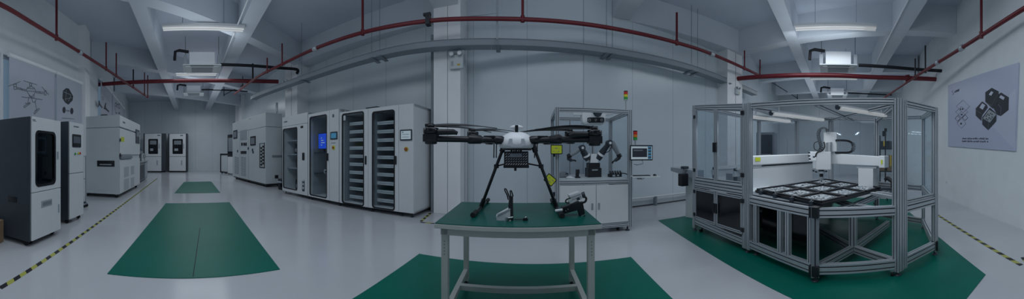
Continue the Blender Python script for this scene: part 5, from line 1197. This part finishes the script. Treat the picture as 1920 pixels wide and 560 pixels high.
# slide rails at the right front
for k, (p, q, z) in enumerate((((3.02, .86), (3.3, .48), .72), ((2.85, .83), (2.9, .42), .705), ((3.2, .8), (3.75, .35), .73))):
    mb = MB(); mb.bar((3.12 + .17 * k, .70 - .02 * k, z), (2.78 + .33 * k, .30 + .02 * k, z), .05, .03, 'alu' if k < 2 else 'anthracite'); gb('slide_rail', mb)
mb = MB(); mb.box(3.62, 3.82, .4, .55, .70, .80, 'black'); mb.tube([(3.6, .5, .8), (3.8, .62, .84), (4.1, .7, .8)], .03, 'rubber', 8); gb('slide_motor', mb)
# gantry
G0, G1 = Vector((2.98, 2.38, 0)), Vector((4.46, 2.12, 0)); gd = (G1 - G0).normalized(); gn = Vector((-gd.y, gd.x, 0))
mb = MB(); mb.prism([V(G0, .69), V(G1, .69), V(G1, .985), V(G0, .975)], gn * .16, 'white'); gw = gb('gantry_wall', mb, None, .006)
mb = MB(); mb.prism([V(G0 - gn * .03, 1.03), V(G1 - gn * .03, 1.045), V(G1 - gn * .03, 1.19), V(G0 - gn * .03, 1.16)], gn * .2, 'white'); gx = gb('gantry_beam', mb, None, .008)
mb = MB(); mb.prism([V(G0 + gn * .01, .98), V(G1 + gn * .01, .985), V(G1 + gn * .01, 1.04), V(G0 + gn * .01, 1.03)], gn * .12, 'white'); mb.prism([V(G0 + gd * .22 + gn * 0, 1.005), V(G1 + gn * 0, 1.02), V(G1 + gn * 0, 1.035), V(G0 + gd * .22, 1.02)], gn * .01, 'black'); gb('linear_guide', mb, gx)
p = V(G0 + gd * .05 - gn * .034, 1.085); mb = MB(); mb.prism([p, p + gd * .10, p + gd * .10 + Vector((0, 0, .055)), p + Vector((0, 0, .055))], -gn * .003, 'lime'); st_ = gb('warning_label', mb, gx)
# cross beam toward the right pillar
X0b, X1b = R(1552, 4.1), R(1648, 3.66)
mb = MB(); d = (X1b - X0b).normalized(); n_ = Vector((-d.y, d.x, 0)); mb.prism([V(X0b, 1.04), V(X1b, 1.025), V(X1b, 1.155), V(X0b, 1.20)], n_ * .12, 'white'); cb = gb('cross_beam', mb, None, .006)
mb = MB(); mb.prism([V(X1b - n_ * .01, 1.0), V(X1b - n_ * .01 + d * .09, 1.0), V(X1b - n_ * .01 + d * .09, 1.165), V(X1b - n_ * .01, 1.165)], n_ * .15, 'white'); gb('end_cap', mb, cb, .008)
mb = MB(); q = V(X1b + d * .035 - n_ * .012, 1.05); mb.prism([q, q + d * .025, q + d * .025 + Vector((0, 0, .06)), q + Vector((0, 0, .06))], -n_ * .002, 'lime'); gb('warning_label', mb, cb)
mb = MB(); q0, q1 = R(1609, 3.78), R(1637, 3.68); dd = (q1 - q0); nn = Vector((-dd.y, dd.x, 0)).normalized(); mb.prism([V(q0, .70), V(q1, .70), V(q1, .99), V(q0, .99)], nn * .2, 'white'); pil = gb('support_pillar', mb, None, .006)
mb = MB(); mb.prism([V(q0 - dd * .1, .99), V(q1 + dd * .2, .99), V(q1 + dd * .2, 1.01), V(q0 - dd * .1, 1.01)], nn * .2, 'grey'); gb('pillar_plate', mb, pil)
# spindle head
hr2 = 3.98
def sq(px, py, dr_=0): return Q(px, py, hr2 + dr_)
def block(px0, px1, py0, py1, r0, dep, m, name, parent=None, bevel=.005):
    A, B = Q(px0, py1, r0), Q(px1, py1, r0); d = (B - A); d.z = 0; d.normalize(); n_ = Vector((-d.y, d.x, 0)); mb = MB()
    zt0, zt1 = H(r0, py0), H(r0, py1)
    mb.prism([V(A, zt1), V(B, zt1), V(B, zt0), V(A, zt0)], n_ * dep, m); return gb(name, mb, parent, bevel)
zc_ = block(1544, 1569, 248, 284, 4.02, .14, 'white', 'z_axis_cover')
block(1548, 1553, 266, 286, 4.0, .02, 'steel', 'z_axis_rail', zc_); block(1556, 1560, 266, 286, 4.0, .02, 'midgrey', 'z_axis_rail', zc_)
hd_ = block(1530, 1558, 284, 318, 3.92, .16, 'white', 'spindle_head')
block(1517, 1531, 284, 302, 4.0, .14, 'white', 'carriage', hd_); block(1524, 1532, 300, 316, 3.93, .1, 'offwhite', 'carriage_plate', hd_)
mb = MB()
for px, py in ((1518, 286), (1518, 292), (1519, 298), (1527, 294), (1531, 322), (1526, 320), (1550, 321)): q = sq(px, py, -.1); mb.tube([q, q + Vector((.03, .03, 0))], .012, 'black', 8)
gb('screw_knob', mb, hd_)
mb = MB(); q = sq(1540, 318, -.0); z_ = .79
mb.tube([V(q, 1.0), V(q, .93)], .045, 'anthracite', 16); mb.tube([V(q, .93), V(q, .90)], .05, 'grey', 16); mb.tube([V(q, .90), V(q, .85)], .03, 'black', 14); mb.tube([V(q, .85), V(q, .80)], [.04, .03], 'grey', 14); mb.tube([V(q, .80), V(q, .765)], [.012, .004], 'steel', 10); gb('spindle', mb, hd_)
def chain(pts, r, name='cable_chain', n=4, w=.055):
    s_ = smooth(pts, n); mb = MB()
    for a, b in zip(s_, s_[1:]):
        dd = (b - a).normalized(); mb.bar(a - dd * .001, b - dd * .008, w, r, 'black', (0, 0, 1) if abs(dd.z) < .8 else (dd.y + .01, -dd.x, 0))
    return gb(name, mb)
chain([sq(1552, 247), sq(1549, 241), sq(1543, 239.5), sq(1537, 243), sq(1534.5, 250), sq(1535, 258), sq(1537, 266), sq(1540, 275), sq(1535, 286)], .03)
chain([sq(1568, 263, .05), sq(1582, 263, .0), sq(1593, 265, -.03), sq(1600, 271, -.04), sq(1600, 279, -.04), sq(1594, 285, -.03), sq(1580, 286, 0), sq(1566, 286, .05)], .03)
mb = MB(); mb.tube(smooth([sq(1535, 265, -.05), sq(1528, 267, -.05), sq(1526, 273, -.05), sq(1528, 280, -.05), sq(1534, 282, -.05)], 4), .006, 'rubber', 8); mb.tube(smooth([sq(1545, 266, -.05), sq(1546, 275, -.06), sq(1541, 282, -.06), sq(1532, 286, -.06), sq(1529, 294, -.06)], 4), .012, 'rubber', 8); gb('hose', mb)
# lamps inside the machine
for a, b, k in (((1575, 203), (1660, 217), 1.70), ((1450, 214), (1543, 225), 1.70), ((1409, 219), (1480, 228), 1.70)):
    p, q = zpt(*a, k), zpt(*b, k); mb = MB(); mb.bar(p, q, .07, .035, 'tube'); l_ = gb('work_lamp', mb, None, .008)
    lo = area('work_lamp_light', tuple((p + q) / 2 - Vector((0, 0, .03))), (q - p).length, .05, 4.0, (0, 0, math.atan2((q - p).y, (q - p).x)))
    mb = MB(); d = (q - p).normalized(); mb.bar(p + Vector((0, 0, .025)) - d * .04, q + Vector((0, 0, .025)), .055, .025, 'white'); mb.tube([p - d * .05 + Vector((0, 0, .01)), p - d * .02 + Vector((0, 0, .01))], .03, 'anthracite', 8)
    for e_ in (.1, .9): w3 = p.lerp(q, e_); mb.tube([w3 + Vector((0, 0, .03)), V(w3, 1.80)], .008, 'alu', 6)
    gb('lamp_housing', mb, l_)
# conveyor inside the door section
for k in (0, 1):
    mb = MB(); mb.bar((2.85, 3.05 - k * .45, .90 + .0 * k), (4.2, 3.15 - k * .45, .90), .05, .08, 'alu'); mb.bar((2.85, 3.0 - k * .45, .98), (4.2, 3.1 - k * .45, .98), .03, .04, 'alu')
    for x in (2.9, 3.5, 4.1): mb.bar((x, 3.06 - k * .45, .69), (x, 3.06 - k * .45, .98), .04, .04, 'anthracite', (1, 0, 0))
    gb('conveyor_rail', mb)
mb = MB(); mb.box(3.1, 3.4, 2.75, 3.0, .70, .88, 'midgrey').box(3.7, 4.0, 2.6, 2.95, .70, 1.15, 'offwhite'); gb('conveyor_drive', mb, None, .008)
mb = MB(); mb.prism([V(p, .69) for p in (Pa + Vector((.05, -.05, 0)), Pb + Vector((.05, .05, 0)), Vector((4.5, 2.6, 0)), Ph)], (0, 0, .01), 'offwhite'); gb('door_section_floor', mb)
# side feeder sticking out at the left
t = thing('feeder_trough', 'grey feeder trough sticking out from the left side of the glazed machine', 'trough', tuple(V(R(1278, 4.75), .0)))
p, q = R(1257.5, 5.15), R(1300, 4.62); d = (q - p).normalized(); n_ = Vector((-d.y, d.x, 0)); ex = .0
mb = MB(); mb.prism([V(p, .86), V(q, .76), V(q, .90), V(p, .93)], n_ * .25, 'grey'); build('trough', mb, t, .004, world=True)
q2 = R(1287, 4.70); mb = MB(); mb.box(q2.x - .10, q2.x + .05, q2.y - .0, q2.y + .12, .62, .84, 'black').box(q2.x - .06, q2.x + .06, q2.y, q2.y + .1, .92, .97, 'anthracite'); build('drive_motor', mb, t, .015, world=True)
p, q = R(1285.5, 5.0), R(1304, 4.9); mb = MB(); d = (q - p).normalized(); mb.prism([V(p, 0), V(q, 0), V(q, .80), V(p, .80)], Vector((-d.y, d.x, 0)) * .06, 'white'); build('support_plate', mb, t, .004, world=True)
# things seen through the glass behind the machine
t, W = at2('storage_rack', 'dark metal storage rack behind the glazed machine', 'rack', tuple(R(1640, 7.2).xy), tuple(R(1678, 7.0).xy))
mb = MB()
for x in (0, W):
    for y in (0, .4): mb.box(x - .015, x + .015, y - .015, y + .015, 0, 1.7, 'anthracite')
for z in (.15, .7, 1.3): mb.box(0, W, 0, .4, z, z + .03, 'anthracite')
build('rack_frame', mb, t)
for x0, w_, z, h_, lb in ((.05, .26, .73, .28, 'brown carton on the left of the rack shelf behind the machine'), (.34, .20, .73, .42, 'taller brown carton on the right of the rack shelf behind the machine'), (.1, .3, 1.33, .2, 'dark carton on the top shelf of the rack behind the machine')):
    p = PM[t.name] @ Vector((x0, .05, z)); b = thing('cardboard_box', lb, 'box', tuple(p), t.rotation_euler[2], 'cartons on the rack')
    mb = MB(); mb.box(0, w_, 0, .28, 0, h_, 'cardboard' if z < 1 else 'anthracite'); build('carton', mb, b, .004)
    mb = MB(); mb.box(w_ / 2 - .02, w_ / 2 + .02, -.001, .28, h_ * .3, h_ + .001, 'gold'); build('packing_tape', mb, b)
p = R(1660, 6.4); t = thing('tripod_stand', 'thin black stand with a camera on top behind the glazed machine', 'stand', (p.x, p.y, 0))
mb = MB(); mb.tube([(0, 0, .3), (0, 0, 1.75)], .015, 'black', 8); build('pole', mb, t)
for k in range(3): mb = MB(); mb.tube([(0, 0, .45), (.3 * cos(k * 2.1), .3 * sin(k * 2.1), 0)], .012, 'black', 6); build('leg', mb, t)
mb = MB(); mb.box(-.18, -.08, -.04, .04, 1.6, 1.72, 'black').box(.02, .1, -.03, .03, 1.72, 1.8, 'black').box(-.18, .1, -.01, .01, 1.69, 1.71, 'black'); build('camera_mount', mb, t)
t, W = at2('storage_cabinet', 'dim grey equipment cabinet seen through the back glass of the machine', 'cabinet', tuple(R(1418, 6.7).xy), tuple(R(1452, 6.6).xy))
mb = MB(); mb.box(0, W, 0, .4, .06, 1.72, 'midgrey').box(.05, W - .05, -.01, 0, .7, 1.66, 'anthracite').box(.08, W - .08, -.014, -.01, 1.15, 1.18, 'grey'); build('cabinet_body', mb, t, .01)
t, W = at2('instrument_cart', 'small dark instrument cart seen through the back glass beside the grey cabinet', 'cart', tuple(R(1462, 6.9).xy), tuple(R(1490, 6.9).xy))
mb = MB(); mb.box(0, W, 0, .4, .08, .8, 'anthracite').box(.05, W * .5, .05, .3, .8, 1.05, 'black').box(W * .6, W, .05, .3, .8, .95, 'midgrey').box(W * .5, W * .54, .1, .14, .8, 1.6, 'grey'); build('cart_body', mb, t, .01)
castors(t, (.05, W - .05), (.06, .34), .08)

# ================================================================ POSTER ON THE RIGHT WALL
wr_ = bpy.data.objects['wall_right']; m_ = Matrix.Translation(wr_.location) @ Matrix.Rotation(wr_.rotation_euler[2], 4, 'Z')
po = thing('wall_poster', 'large blue-grey wall poster with drawings of black cube modules', 'poster', tuple(wr_.location), wr_.rotation_euler[2]); PM[po.name] = m_
def pf(px, py, y=-.022): x, z = face(po, px, py, y); return Vector((x, y, z))
mb = MB(); mb.prism([pf(1777.5, 160), pf(1910, 117), pf(1903.5, 283), pf(1777.5, 274)], (0, .02, 0), 'poster'); mb.prism([pf(1777.5, 160, -.02) + Vector((0, .001, 0)), pf(1777.9, 160, -.02) + Vector((0, .001, 0)), pf(1777.9, 274, -.02) + Vector((0, .001, 0)), pf(1777.5, 274, -.02) + Vector((0, .001, 0))], (0, .018, 0), 'midgrey'); build('poster_board', mb, po)
k_ = lambda x, y: (1780 + x * 135 / 445, 115 + y * 170 / 560)
def pp(name, polys, m, y=-.0235, th=.0012):
    mb = MB()
    for pl_ in polys: mb.prism([pf(*k_(*q), y) for q in pl_], (0, th, 0), m)
    return build(name, mb, po)
pp('pale_field', [[(370, 210), (412, 165), (405, 545), (270, 405)]], 'poster_pale')
pp('cube_print', [[(222, 190), (262, 163), (305, 185), (300, 262), (285, 275), (268, 292), (222, 250)], [(300, 205), (320, 192), (368, 222), (366, 300), (318, 338), (296, 330), (270, 285), (300, 250)],
                  [(163, 290), (203, 247), (232, 268), (238, 285), (205, 330), (200, 345), (198, 368), (163, 335)], [(203, 345), (250, 285), (292, 322), (290, 370), (240, 425), (203, 390)]], 'ink', -.025)
pp('cube_detail', [[(258, 184), (272, 190), (258, 212), (244, 205)], [(318, 208), (342, 222), (334, 238), (308, 222)], [(203, 258), (222, 270), (206, 298), (186, 285)]], 'poster_pale', -.0265)
pp('cube_top_print', [[(246, 298), (290, 325), (250, 378), (208, 350)]], 'grey', -.0265)
pp('circuit_print', [[(246 + a * 9 - b * 9, 310 + a * 6 + b * 11) for a, b in ((i, j), (i + .6, j), (i + .6, j + .6), (i, j + .6))] for i in range(4) for j in range(4) if (i + j) % 3], 'ink', -.0275)
def pl_lines(name, lines, m, w_):
    mb = MB()
    for ln in lines:
        pts = [pf(*k_(*q), -.0245) for q in ln]
        for a, b in zip(pts, pts[1:]): mb.bar(a, b, .002, w_, m, (0, 1, 0))
    return build(name, mb, po)
def dia(cx_, cy_, a, b): return [(cx_, cy_ - b), (cx_ + a, cy_), (cx_, cy_ + b), (cx_ - a, cy_), (cx_, cy_ - b)]
pl_lines('cube_edge', [[(222, 250), (262, 272), (300, 205)], [(300, 262), (320, 285), (318, 338)], [(163, 300), (200, 325)], [(205, 352), (243, 372), (290, 330)], [(243, 372), (240, 424)]], 'grey', .007)
pl_lines('exploded_drawing', [dia(84, 278, 42, 40), dia(76, 312, 38, 34), dia(75, 382, 28, 32), dia(76, 330, 22, 20)], 'ink_soft', .008)
pl_lines('exploded_drawing', [dia(52, 352, 16, 18), dia(98, 347, 17, 18)], 'ink', .014)
pp('exploded_detail', [[(66, 292), (72, 288), (72, 300), (66, 302)], [(78, 290), (86, 288), (86, 298), (78, 300)], dia(76, 328, 8, 6)[:4], dia(72, 384, 7, 8)[:4]], 'ink', -.0255)
pl_lines('logo', [[(28, 180), (18, 182), (16, 192), (26, 192), (26, 204), (16, 206)]], 'ink', .012)
def marks(name, a, b, h, n, m):
    mb = MB(); A, B = pf(*k_(*a), -.0245), pf(*k_(*b), -.0245); d = (B - A) / n; random.seed(n)
    for i in range(n):
        if i % 9 == 8: continue
        p = A + d * i; hh = h * random.choice((.7, .7, 1))
        mb.bar(p, p + Vector((0, 0, hh)), .002, d.length * .28, m, (0, 1, 0)); mb.bar(p + Vector((0, 0, hh * random.choice((0, .5, .9)))), p + d * .6 + Vector((0, 0, hh * random.choice((0, .5, .9)))), .002, h * .2, m, (0, 1, 0))
    return build(name, mb, po)
marks('logo_text', (33, 194), (68, 180), .055, 9, 'ink')
marks('caption_text', (80, 480), (245, 482), .036, 40, 'ink')
marks('caption_text', (80, 497), (243, 500), .036, 38, 'ink')
